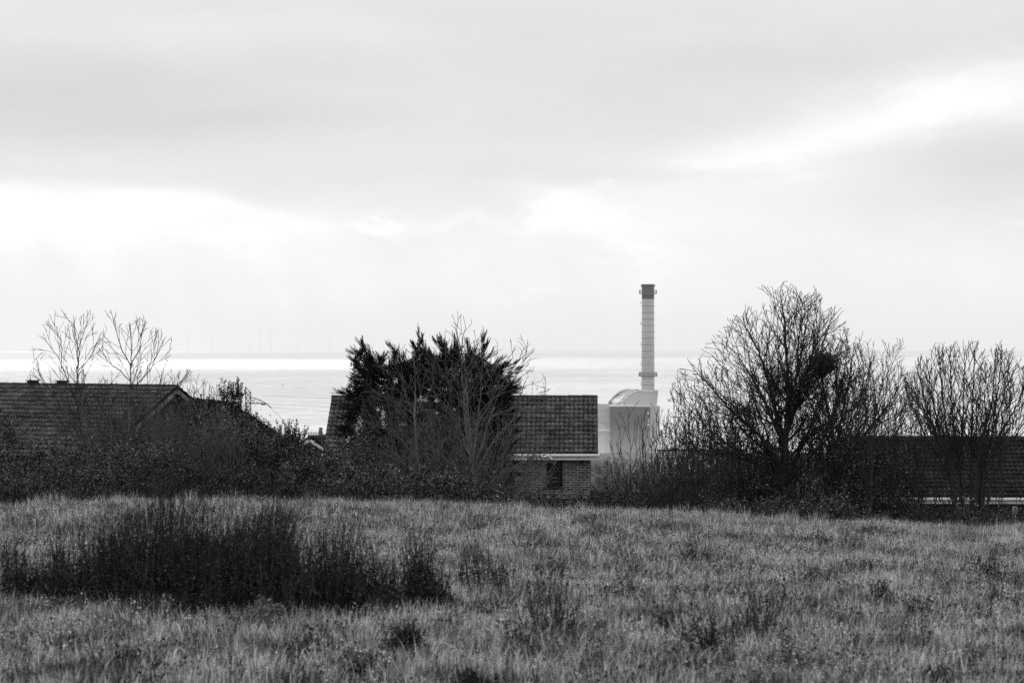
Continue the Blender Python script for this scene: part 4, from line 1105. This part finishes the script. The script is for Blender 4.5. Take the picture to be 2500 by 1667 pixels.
# thicket under the right-hand trees
shrub('dark tangled thicket under the largest bare tree', [1700, 1760, 1830, 1900, 1960, 2010], [1190, 1140, 1120, 1105, 1110, 1190], 62.0, 1.2, 10000, mat='leaf_thicket', seed=131, shoots=120, shoot_len=.4, stems=200, stem_mat='twig_dark', shoot_leaf=False)
shrub('dark dense thicket between the largest bare tree and the right house', [1960, 2020, 2080, 2140, 2200, 2240], [1150, 1090, 1078, 1085, 1105, 1180], 60.0, 1.2, 20000, mat='leaf_thicket', seed=132, shoots=120, shoot_len=.35, stems=220, stem_mat='twig_dark', shoot_leaf=False)
shrub('low dark bramble at the right edge under the rounded tree', [2240, 2300, 2380, 2460, 2560], [1275, 1262, 1262, 1270, 1275], 54.0, 1.0, 9000, mat='leaf_thicket', seed=133, shoots=60, shoot_len=.35, stems=50, stem_mat='twig_dark', shoot_leaf=False, vbot=1320)
shrub('low dark bramble bank along the field edge below the largest bare tree', [1640, 1700, 1760, 1900, 2040, 2150, 2240], [1275, 1250, 1238, 1230, 1232, 1246, 1285], 53.0, 1.0, 17000, mat='leaf_thicket', seed=134, shoots=110, shoot_len=.3, stems=150, stem_mat='twig_dark', shoot_leaf=False, vbot=1315)
shrub('low dark weeds at the foot of the brick house', [1230, 1300, 1380, 1460, 1560, 1600], [1240, 1226, 1222, 1220, 1222, 1255], 54.0, .9, 11000, mat='leaf_dark', seed=135, shoots=60, shoot_len=.15, stems=60, vbot=1300)
shrub('grey scrub beyond the dark fence, right of the brick house', [1430, 1480, 1540, 1600, 1680, 1760], [1190, 1168, 1176, 1160, 1140, 1180], 105.0, 2.5, 16000, mat='leaf_scrub', seed=136, shoots=80, shoot_len=.6, stems=120, vbot=1260, size=.05)

# far misty woodland and hedges on the slope down to the harbour
def woodland():
    rng = np.random.RandomState(55); C = []; S = []
    for k in range(900):
        y = 200 + 1250*rng.rand()**1.2; x = rng.uniform(-.26, .26)*y*1.2
        z = float(ground_z(x, y)); h_ = rng.uniform(3, 7)*(1 if y > 400 else .6)
        u = x*F/y + 1250; vt = VE + (H - z - h_)*F/y
        if vt < (1105 if 1430 < u < 1700 else 1075): continue
        n = 130
        p = rng.normal(size=(n, 3))*np.array([h_*.5, h_*.5, h_*.22]) + np.array([x, y, z + h_*.45]); C.append(p)
    pts = np.concatenate(C)
    V, Fq = leaf_quads(rng, pts, 1.3, .7)
    m, nt = new_mat('far_foliage')
    c = nt.rng(nt.island(), 0, 1, .04, .16)
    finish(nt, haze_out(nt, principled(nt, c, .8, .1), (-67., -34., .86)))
    o = mesh_arrays('far_woodland', V, Fq, m); tag(o, 'misty grey woodland on the slope below the power station', 'woodland', kind='stuff')
woodland()

# ------------------------------------------------------------------ the grass field
def mat_grass(name, lo, hi, power, rough=.6, spec=.2, transl=.35, patch=.5):
    m, nt = new_mat(name)
    isl = nt.island()
    r = nt.math('POWER', isl, power)
    c = nt.rng(r, 0, 1, lo, hi)
    n = nt.noise(nt.pos(), 1.1, 5, .6); n2 = nt.noise(nt.pos(), 7.0, 4, .6)
    c = nt.mul(c, nt.rng(n, .38, .62, 1-patch, 1+patch)); c = nt.mul(c, nt.rng(n2, .36, .64, 1-patch, 1+patch*.9))
    c = nt.math('MINIMUM', c, .85)
    s = principled(nt, c, rough, spec)
    t = nt.node('ShaderNodeBsdfTranslucent'); nt.put(t.inputs['Color'], c)
    mx = nt.node('ShaderNodeMixShader'); mx.inputs[0].default_value = transl
    nt.put(mx.inputs[1], s); nt.put(mx.inputs[2], t.outputs[0]); finish(nt, mx.outputs[0]); return m
M['grass'] = mat_grass('grass', .02, .85, 2.25, patch=.8)
M['tussock'] = mat_grass('tussock', .06, .85, 1.4, patch=.85)
M['straw'] = mat_grass('straw', .3, .9, .8, rough=.32, spec=.6, transl=.45, patch=.1)
M['stalk'] = mat_grass('dead_stalk', .012, .09, 1.5, transl=.1, patch=.2)

def blades(rng, x, y, hgt, wid, lean, seg=3, dirn=None):
    n = len(x); z = ground_z(x, y) - .01
    a = rng.uniform(0, 2*np.pi, n); ld = rng.uniform(0, 2*np.pi, n) if dirn is None else np.arctan2(dirn[1], dirn[0]) + rng.normal(size=n)*.5
    # prevailing lean to the right and towards the viewer
    lx = np.cos(ld)*lean*.7 + lean*.12; ly = np.sin(ld)*lean*.8 - lean*.1
    bx, by = np.cos(a)*wid*.5, np.sin(a)*wid*.5
    rows = []
    for k in range(seg):
        f = k/seg; w = (1-f)**.6
        cx = x + lx*hgt*f*f; cy = y + ly*hgt*f*f; cz = z + hgt*f*(1-.18*lean*f)
        rows += [np.stack([cx-bx*w, cy-by*w, cz], -1), np.stack([cx+bx*w, cy+by*w, cz], -1)]
    rows.append(np.stack([x+lx*hgt, y+ly*hgt, z+hgt*(1-.18*lean)], -1))
    V = np.stack(rows, 1).reshape(-1, 3); b = (np.arange(n)*(2*seg+1))[:, None]
    T = []
    for k in range(seg-1):
        T += [[2*k, 2*k+1, 2*k+3], [2*k, 2*k+3, 2*k+2]]
    T.append([2*seg-2, 2*seg-1, 2*seg]); T = np.array(T)
    return V, (b[:, :, None] + T[None]).reshape(-1, 3)

def field_xy(rng, n, y0=19.0, y1=47.5, margin=2.5):
    yy = y0 + (y1-y0)*rng.rand(int(n*1.5)); hw = yy*1250/F + margin
    ok = rng.rand(len(yy)) < hw/hw.max(); yy = yy[ok][:n]; hw = hw[ok][:n]
    return rng.uniform(-1, 1, len(yy))*hw, yy
def nz(x, y, s, seed):
    r = np.random.RandomState(seed); v = 0
    for k in range(6):
        a = r.uniform(0, 6.28); f = s*(1+.6*k); v = v + np.sin((x*np.cos(a)+y*np.sin(a))*f + r.uniform(0, 6.28) + 1.5*np.sin((x*np.sin(a)-y*np.cos(a))*f*.7))/(1+.5*k)
    return v/3.0
def make_grass():
    rng = np.random.RandomState(3)
    x, y = field_xy(rng, 420000)
    c = nz(x, y, 1.1, 5)*.5 + nz(x, y, 3.2, 6)*.5
    h = (.10 + .055*c + .05*rng.rand(len(x)))*(1 + .35*(rng.rand(len(x)) > .93)); h = np.clip(h*(1 + .35*smooth(36, 43, y)), .03, .4)
    V, T = blades(rng, x, y, h, rng.uniform(.003, .009, len(x)), rng.uniform(.05, .65, len(x)))
    # tussocks: blades radiating from clump centres
    tx, ty = field_xy(rng, 5200); k = rng.randint(0, len(tx), 230000); sz = (.5 + rng.rand(len(tx)))[k]
    ox, oy = rng.normal(size=len(k))*.07*sz, rng.normal(size=len(k))*.07*sz
    x2, y2 = tx[k]+ox, ty[k]+oy; h2 = (.10 + .10*rng.rand(len(k)))*sz
    V2_, T2_ = blades(rng, x2, y2, h2, rng.uniform(.003, .009, len(k)), rng.uniform(.1, .75, len(k)), dirn=(ox, oy))
    o = mesh_arrays('grass_tussocks', V2_, T2_, M['tussock']); tag(o, 'pale tussocks of dry grass standing out of the field', 'grass', kind='stuff')
    x3, y3 = field_xy(rng, 9000); c3 = nz(x3, y3, 1.4, 21); k3 = c3 > .1; x3, y3 = x3[k3], y3[k3]; k3 = rng.randint(0, len(x3), 34000)
    q3 = np.stack([x3[k3] + rng.normal(size=len(k3))*.03, y3[k3] + rng.normal(size=len(k3))*.03, np.zeros(len(k3))], -1); q3[:, 2] = ground_z(q3[:, 0], q3[:, 1]) + rng.uniform(.06, .2, len(k3))
    Vs, Fs_ = leaf_quads(rng, q3, .018, .7); o = mesh_arrays('seed_heads', Vs, Fs_, M['straw']); tag(o, 'tiny bright seed heads scattered over the field', 'seed heads', kind='stuff')
    o = mesh_arrays('grass', V, T, M['grass']); tag(o, 'rough dry grass covering the field in the foreground', 'grass', kind='stuff')
    x, y = field_xy(rng, 42000)
    h = rng.uniform(.08, .25, len(x)); V, T = blades(rng, x, y, h, rng.uniform(.003, .012, len(x)), rng.uniform(.1, 1.1, len(x)))
    o = mesh_arrays('dry_straw', V, T, M['straw']); tag(o, 'pale bleached straw blades scattered through the field', 'straw', kind='stuff')
    x, y = field_xy(rng, 150000); c = nz(x, y, 2.3, 9)*.6 + nz(x, y, 5.5, 19)*.4; k = c > .2; x, y = x[k], y[k]
    h = rng.uniform(.08, .27, len(x)); V, T = blades(rng, x, y, h, rng.uniform(.003, .008, len(x)), rng.uniform(.05, .5, len(x)))
    o = mesh_arrays('dark_weeds', V, T, M['stalk']); tag(o, 'dark dead weed stalks scattered through the field', 'weeds', kind='stuff')
    # taller ragged grass along the brow of the field
    n_ = 60000; yy = rng.uniform(40.5, 46.5, n_); xx = rng.uniform(-1, 1, n_)*(yy*1250/F + 2.5)
    cc = nz(xx, yy, 2.2, 33)*.6 + nz(xx, yy, 6.0, 34)*.4; kk = cc > -.05; xx, yy, cc = xx[kk], yy[kk], cc[kk]
    hh = np.clip(.12 + .34*cc + .10*rng.rand(len(xx)), .08, .5); V, T = blades(rng, xx, yy, hh, rng.uniform(.004, .010, len(xx)), rng.uniform(.05, .6, len(xx)))
    o = mesh_arrays('tall_grass', V, T, M['tussock']); tag(o, 'taller ragged grass along the far brow of the field', 'grass', kind='stuff')
    # low broad-leaved weeds
    x, y = field_xy(rng, 330000); c = nz(x, y, 2.7, 12)*.55 + nz(x, y, 6.5, 29)*.45; k = c > .2; x, y = x[k], y[k]
    z = ground_z(x, y) + rng.uniform(.02, .16, len(x)); V, Fq = leaf_quads(rng, np.stack([x, y, z], -1), .03, .6)
    o = mesh_arrays('weed_leaves', V, Fq, M['leaf_weed']); tag(o, 'low dark broad leaved weeds between the grass', 'weeds', kind='stuff')
M['leaf_weed'] = mat_leaf('leaf_weed', .01, .14, .7, .1, .3, 2.0, .4, 2.0)
make_grass()

# ---- dark thicket of upright stems in the field and its outliers
def Yof(v, grass=.0): # distance of the field surface seen at row v
    return F*H/(v-VE)
def stem_thicket(label, u, v, wpx, hpx, n, seed, leafn=6, depth=None, mat='stalk', lmat='leaf_weedstem', r=.0055, name='weed_thicket', lsize=.030, spread=.15, cat='weeds', group=None):
    Y = Yof(v); rng = np.random.RandomState(seed); pr = random.Random(seed); s = Y/F
    x0 = (u-1250)*s; z0 = float(ground_z(x0, Y)); t = root(name, (x0, Y, z0), label, cat, group)
    segs = []; lp = []; D = depth or wpx*s*.35
    for k in range(n):
        a = pr.uniform(-1, 1)*(1 - .25*pr.random()) if n > 120 else max(-1, min(1, pr.gauss(0, .42))); b = pr.uniform(-1, 1)
        x = x0 + a*wpx*s*.5; y = Y + b*D*math.sqrt(max(.1, 1-a*a)) + pr.gauss(0, .1); z = float(ground_z(x, y))
        hh = hpx*s*(1-(.4 if n > 120 else .55)*abs(a)**(3 if n > 120 else 1.6))*pr.uniform(.4, 1.05)*(1 + .22*math.sin(x*5.1 + seed) + .12*math.sin(x*13 + y*3))
        d = Vector((a*spread + pr.gauss(0, .10), pr.gauss(0, .10), 1)).normalized(); q = Vector((x, y, z)); m = 7; kink = pr.gauss(0, .5) if pr.random() < .12 else 0; kl = pr.randint(2, 5)
        for i in range(m):
            d = (d + Vector((pr.gauss(0, .05) + (kink if i == kl else 0), pr.gauss(0, .05), .02))).normalized(); q2 = q + d*(hh/m)
            segs.append((tuple(q), tuple(q2), r*(1-.7*i/m), r*(1-.7*(i+1)/m), 0, k))
            f = (i+.5)/m
            for _ in range(int(leafn*2.1*max(0, .86-f)**1.2 + pr.random()*.7)):
                lp.append(tuple(q.lerp(q2, pr.random()) + Vector((pr.gauss(0, .026), pr.gauss(0, .026), pr.gauss(0, .015)))))
            if i in (3, 4, 5) and pr.random() < .35:
                sd = (d + Vector((pr.gauss(0, .4), pr.gauss(0, .3), .1))).normalized(); segs.append((tuple(q2), tuple(q2+sd*hh*.22), r*.45, r*.2, 0, k))
            q = q2
    if n <= 50:
        per = {}; 
        for q_ in segs: per.setdefault(q_[5], []).append(q_)
        for q_ in per.values(): seg_mesh('stem', q_, M[mat], t, (x0, Y, z0), 3)
    else:
        tag(seg_mesh('stems', segs, M[mat], t, (x0, Y, z0), 3), kind='stuff')
    if lp:
        V, Fq = leaf_quads(rng, np.array(lp), lsize, .5); mesh_arrays('leaves', V, Fq, M[lmat], t, (x0, Y, z0))
    return t
G = 'dark weed clumps in the field'
stem_thicket('largest and tallest dark thicket of upright stems in the left foreground', 400, 1470, 350, 262, 640, 201, 9, depth=1.2)
stem_thicket('tall dark thicket of upright stems, second from the left among the tall ones', 570, 1484, 300, 268, 620, 202, 9, depth=1.2)
stem_thicket('dark thicket of upright stems forming the right third of the big foreground mass', 740, 1500, 300, 262, 520, 203, 9, depth=1.1)
stem_thicket('dark ragged scrubby thicket at the left end of the big foreground mass', 225, 1462, 230, 200, 250, 204, 10, depth=.7)
stem_thicket('low broken dark scrub between the far left plant and the big mass', 130, 1455, 130, 130, 70, 231, 10, depth=.6)
stem_thicket('low dark scrubby outlier touching the right end of the big foreground mass', 900, 1490, 170, 170, 150, 232, 10, depth=.6)
stem_thicket('dark scrubby outlier farthest right of the big foreground mass', 1035, 1480, 150, 180, 120, 233, 10, depth=.5)
stem_thicket('low dark leafy weeds along the near foot of the big foreground mass', 560, 1515, 330, 90, 130, 234, 12, depth=.3)
stem_thicket('thin dark scrubby plant at the far left edge of the field', 60, 1460, 170, 170, 90, 205, 9, depth=.5)
stem_thicket('thin sparse upright weeds right of the dark thickets', 1180, 1450, 190, 150, 70, 206, 3, depth=.6)
stem_thicket('small bushy dark weed left of the bottom centre', 990, 1600, 110, 85, 46, 207, 22, depth=.14, lsize=.03)
stem_thicket('blurred dark bushy weed at the bottom edge, centre', 1150, 1690, 160, 95, 90, 208, 26, depth=.18, lsize=.03)
stem_thicket('small round dark tussock in the right middle of the field', 1990, 1385, 70, 52, 60, 209, 16, depth=.25, lsize=.03)
stem_thicket('tall dark dock plant with a leafy head, right side of the field', 2245, 1480, 60, 105, 9, 210, 26, depth=.1, r=.007, spread=.5, lsize=.028)
stem_thicket('smaller forked dark dock plant beside the tall one', 2290, 1482, 44, 70, 5, 211, 18, depth=.1, r=.006, spread=.8, lsize=.028)
stem_thicket('open dark branching weed with three main stems, right of centre', 1745, 1600, 160, 190, 16, 212, 14, depth=.15, r=.006, spread=.9, lsize=.03)
stem_thicket('sparse dark upright stems beside the open branching weed', 1850, 1540, 140, 170, 44, 213, 2, depth=.5, spread=.3)
stem_thicket('sparse leaning dark stalks in the centre of the field', 1360, 1560, 150, 150, 60, 214, 2, depth=.5, spread=.5)
stem_thicket('dark low weed at the bottom left of the field', 330, 1640, 130, 90, 40, 215, 14, depth=.2, lsize=.03)
stem_thicket('dark low weed at the bottom edge, right side', 2290, 1690, 130, 80, 50, 216, 14, depth=.2, lsize=.03)
stem_thicket('dark weed with thin stems at the right edge, low in the photo', 2480, 1640, 90, 120, 26, 217, 8, depth=.2)
stem_thicket('thin dark lone stalks in front of the bare trees', 1050, 1350, 70, 110, 8, 218, 2, depth=.3, r=.004)

# a few bleached dock leaves / curled straws (bright)
for i, (u, v, w_, h_, n_, lab) in enumerate(((650, 1530, 80, 85, 30, 'soft pale leafy weed at the foot of the dark thickets, left of the small one'), (760, 1520, 60, 60, 18, 'small pale leafy weed at the foot of the dark thickets, right of the larger one'), (430, 1500, 60, 50, 16, 'pale leafy sprig at the lower left edge of the dark thickets'))):
    stem_thicket(lab, u, v + 8, w_, h_, n_, 240+i, 30, depth=.12, lmat='leaf_pale', lsize=.026, spread=.5, name='leafy_weed')
WEEDS = [(1620,1520,'low dark leafy tuft just left of the open branching weed'),(1500,1450,'dark leafy tuft in the middle of the field, below the brick house'),(1900,1470,'dark leafy tuft left of the dock plants'),(2080,1560,'dark leafy tuft below the dock plants'),
         (2150,1440,'dark leafy tuft directly left of the tall dock plant'),(2400,1500,'dark leafy tuft right of the dock plants'),(1700,1345,'dark leafy tuft high in the field below the shrubs beside the power station'),(1330,1400,'dark leafy tuft high in the field below the house corner'),
         (760,1600,'dark leafy tuft in the left foreground below the big thickets'),(560,1640,'dark leafy tuft near the bottom, left of the thin straws'),(1260,1590,'dark leafy tuft right of the small bushy weed'),(1430,1650,'dark leafy tuft near the bottom edge, right of centre'),
         (1620,1655,'dark leafy tuft near the bottom below the branching weed'),(2420,1390,'dark leafy tuft high at the right of the field'),(880,1640,'dark leafy tuft near the bottom, left of the blurred weed'),(170,1590,'dark leafy tuft in the lower left corner')]
for i, (u, v, lab) in enumerate(WEEDS):
    rr_ = random.Random(300+i)
    stem_thicket(lab, u, v, rr_.uniform(60, 130), rr_.uniform(50, 95), rr_.randint(10, 26), 300+i, rr_.randint(8, 18), depth=rr_.uniform(.1, .3), lsize=.03, spread=.7, name='leafy_weed')
def straw_curl(u, v, hpx, lean, label, wd=.012, seed=0):
    Y = Yof(v); s = Y/F; x0 = (u-1250)*s; z0 = float(ground_z(x0, Y)); hh = hpx*s; n = 12; pts = []
    for i in range(n+1):
        f = i/n; pts.append(Vector((lean*hh*f*f*f, 0, hh*(math.sin(f*1.9)/math.sin(1.57) if f < .83 else 1.0-(f-.83)*1.2))))
    V = []; Fq = []
    for i, p in enumerate(pts):
        w = wd*(1-.75*(i/n)**2); V += [(p.x-w, p.y-.004, p.z), (p.x, p.y+.004, p.z+.002), (p.x+w, p.y-.004, p.z)]
    for i in range(n): Fq += [(3*i, 3*i+1, 3*i+4, 3*i+3), (3*i+1, 3*i+2, 3*i+5, 3*i+4)]
    o = mesh_arrays('dead_leaf_blade', np.array(V)+np.array([x0, Y, z0]), np.array(Fq), M['straw'], None, (x0, Y, z0), True)
    tag(o, label, 'leaf')
straw_curl(440, 1560, 48, -.5, 'bright bleached curled leaf standing below the dark thickets', .012)
straw_curl(2255, 1582, 30, .2, 'short bright bleached leaf in the lower right field', .009)
straw_curl(2447, 1390, 42, .3, 'thin bright curved leaf near the right edge of the field', .006)
straw_curl(425, 1640, 55, .5, 'bleached arching leaf low in the left foreground', .011)
straw_curl(1815, 1650, 42, -.4, 'pale curled leaf near the bottom, right of centre', .010)
straw_curl(1985, 1640, 36, .5, 'pale hooked leaf near the bottom below the round tussock', .008)

# ------------------------------------------------------------------ world
world = bpy.data.worlds.new('World'); scene.world = world; world.use_nodes = True
wn = NT(world.node_tree); world.node_tree.nodes.clear()
SUN_AZ, SUN_EL = R(-14), R(30)
sky = wn.node('ShaderNodeTexSky', sky_type='NISHITA'); sky.sun_disc = False; sky.sun_elevation = SUN_EL; sky.sun_rotation = SUN_AZ
bw = wn.node('ShaderNodeRGBToBW'); wn.put(bw.inputs[0], sky.outputs[0])
tc = wn.node('ShaderNodeTexCoord').outputs['Generated']
x, y, z = wn.sep(tc)
az = wn.math('ARCTAN2', x, y); el = wn.math('ARCSINE', z)
U = wn.add(wn.mul(az, F), 1250.0); Vv = wn.sub(VE, wn.mul(el, F))
warp1 = wn.noise(wn.comb(wn.mul(az, 9), wn.mul(el, 22)), 1.0, 5, .55)
warp2 = wn.noise(wn.comb(wn.mul(az, 9), wn.mul(el, 22), 7.0), 1.0, 5, .55)
U2 = wn.add(U, wn.mul(wn.sub(warp1, .5), 640.0)); V2 = wn.add(Vv, wn.mul(wn.sub(warp2, .5), 170.0))
base = wn.ramp(wn.rng(Vv, -400, 900, 0, 1), [(0, .74), (.31, .80), (.42, .78), (.54, .795), (.65, .84), (.74, .885), (.82, .90), (.95, .88), (1, .865)], False)
brk = wn.noise(wn.comb(wn.mul(az, 22), wn.mul(el, 60), 9.0), 1.0, 8, .62, .4)
U3 = wn.add(U2, wn.mul(wn.sub(brk, .5), 420.0)); V3 = wn.add(V2, wn.mul(wn.sub(brk, .5), -190.0))
def blob(cx, cy, rx, ry, amp, rot=0.0, rough=False):
    du = wn.sub(U3 if rough else U2, cx); dv = wn.sub(V3 if rough else V2, cy); c, s_ = math.cos(R(rot)), math.sin(R(rot))
    a = wn.mul(wn.add(wn.mul(du, c), wn.mul(dv, s_)), 1.0/rx); b = wn.mul(wn.sub(wn.mul(dv, c), wn.mul(du, s_)), 1.0/ry)
    d2 = wn.add(wn.mul(a, a), wn.mul(b, b))
    return wn.mul(wn.math('EXPONENT', wn.mul(d2, -1.0)), amp)
tot = base
for bl in ((60, 240, 620, 120, -.10), (520, 290, 330, 38, -.045), (1750, 170, 800, 110, -.045), (1300, 330, 600, 80, -.01), (1000, 30, 600, 40, -.02), (450, 100, 500, 50, .03),
           (910, 548, 60, 24, .12, 0, True), (1130, 545, 260, 14, .05, 0, True), (700, 560, 110, 40, .09, 0, True),
           (1420, 490, 100, 40, .14, 10, True), (1350, 465, 150, 26, .04, 0, True), (1570, 600, 120, 75, .07, 25, True), (1700, 530, 300, 80, .05, 0, True),
           (2440, 250, 380, 90, .16, -8, True), (1980, 345, 400, 75, .11, -12, True), (1800, 385, 160, 36, .08, 0, True), (2150, 290, 300, 60, .08, -10, True),
           (2430, 460, 320, 100, -.09), (1000, 420, 480, 60, -.03), (1240, 720, 90, 22, .03, 0, True), (2050, 600, 300, 50, .02), (2450, 560, 110, 22, .06, 0, True), (1500, 425, 300, 20, -.03)):
    tot = wn.add(tot, blob(*bl))
# bright belt on the left: broken upper edge, soft shafts of light falling below it
edge = wn.sub(V2, wn.add(wn.mul(wn.sub(brk, .5), 60.0), wn.add(452.0, wn.rng(U, 450, 900, 0, 110, True))))
shaft = wn.noise(wn.comb(wn.add(wn.mul(az, 24), wn.mul(el, 8)), wn.mul(el, 2), 5.0), 1.0, 3, .5)
belt = wn.mul(wn.rng(edge, -22, 34, 0, 1, True), wn.rng(edge, 20, wn.rng(shaft, .30, .70, 150, 420), 1, 0, True))
belt = wn.mul(belt, wn.rng(U, 420, 980, 1, 0, True))
tot = wn.add(tot, wn.mul(belt, wn.rng(brk, .3, .7, .12, .22)))
cl = wn.noise(wn.comb(wn.mul(az, 14), wn.mul(el, 50), 3.0), 1.0, 7, .55, .3)
tot = wn.add(tot, wn.mul(wn.sub(cl, .5), .11))
st_ = wn.noise(wn.comb(wn.add(wn.mul(az, 50), wn.mul(el, 14)), wn.mul(el, 4), 11.0), 1.0, 3, .5)   # faint shafts
tot = wn.add(tot, wn.mul(wn.mul(wn.sub(st_, .5), .08), wn.rng(Vv, 480, 640, 0, 1)))
# haze brightens the last degree above the sea to an even tone
hz_ = wn.rng(Vv, 700, 850, 0, .85, True)
mixh = wn.node('ShaderNodeMix', data_type='FLOAT'); wn.put(mixh.inputs[0], hz_); wn.put(mixh.inputs[2], tot)
lr = wn.rng(U, 200, 1100, .895, .845, True); wn.put(mixh.inputs[3], lr)
front = mixh.outputs[0]
# away from the view: plain overcast, darker overhead and behind
high = wn.rng(el, .12, .6, 0, 1, True)
back = wn.rng(y, -.6, .7, .84, .78, True)
over_ = wn.mul(back, wn.rng(cl, .3, .7, .9, 1.1))
mixo = wn.node('ShaderNodeMix', data_type='FLOAT'); wn.put(mixo.inputs[0], high); wn.put(mixo.inputs[2], front); wn.put(mixo.inputs[3], over_)
sidef = wn.rng(wn.math('ABSOLUTE', az), .6, 1.4, 0, 1, True)
mixs = wn.node('ShaderNodeMix', data_type='FLOAT'); wn.put(mixs.inputs[0], sidef); wn.put(mixs.inputs[2], mixo.outputs[0]); wn.put(mixs.inputs[3], over_)
gnd = wn.rng(el, -.12, -.02, .08, 1.0)
clouds = wn.mul(mixs.outputs[0], gnd)
bg1 = wn.node('ShaderNodeBackground'); grey_v = clouds; wn.put(bg1.inputs['Color'], clouds); bg1.inputs['Strength'].default_value = 1.0
bg2 = wn.node('ShaderNodeBackground'); wn.put(bg2.inputs['Color'], bw.outputs[0]); bg2.inputs['Strength'].default_value = .08
mxw = wn.node('ShaderNodeMixShader'); mxw.inputs[0].default_value = .04
wn.put(mxw.inputs[1], bg1.outputs[0]); wn.put(mxw.inputs[2], bg2.outputs[0])
ow = wn.node('ShaderNodeOutputWorld'); wn.put(ow.inputs[0], mxw.outputs[0])
world.cycles.sampling_method = 'MANUAL'; world.cycles.sample_map_resolution = 2048

sun = bpy.data.lights.new('sun', 'SUN'); sun.energy = 1.5; sun.angle = R(10); sun.color = (1, 1, 1)
so = bpy.data.objects.new('sun', sun); link(so)
dirv = Vector((math.sin(SUN_AZ)*math.cos(SUN_EL), math.cos(SUN_AZ)*math.cos(SUN_EL), math.sin(SUN_EL)))
so.rotation_euler = dirv.to_track_quat('Z', 'Y').to_euler(); so.location = (0, 30, 40)

# ------------------------------------------------------------------ camera
cd = bpy.data.cameras.new('camera'); cam = bpy.data.objects.new('camera', cd); link(cam); scene.camera = cam
cam.location = (0, 0, H); cam.rotation_euler = (R(90), 0, 0)
cd.sensor_width = 36; cd.lens = 36*F/2500; cd.shift_y = -(833.5-VE)/2500
cd.clip_start = .5; cd.clip_end = 200000
cd.dof.use_dof = True; cd.dof.focus_distance = 90; cd.dof.aperture_fstop = 4.5
scene.view_settings.view_transform = 'Standard'; scene.view_settings.look = 'None'; scene.view_settings.exposure = 0
scene.render.engine = 'CYCLES'
scene.cycles.max_bounces = 6; scene.cycles.diffuse_bounces = 3; scene.cycles.glossy_bounces = 3; scene.cycles.transparent_max_bounces = 24
scene.cycles.use_denoising = False
scene.cycles.sample_clamp_direct = 3.0; scene.cycles.sample_clamp_indirect = 2.0
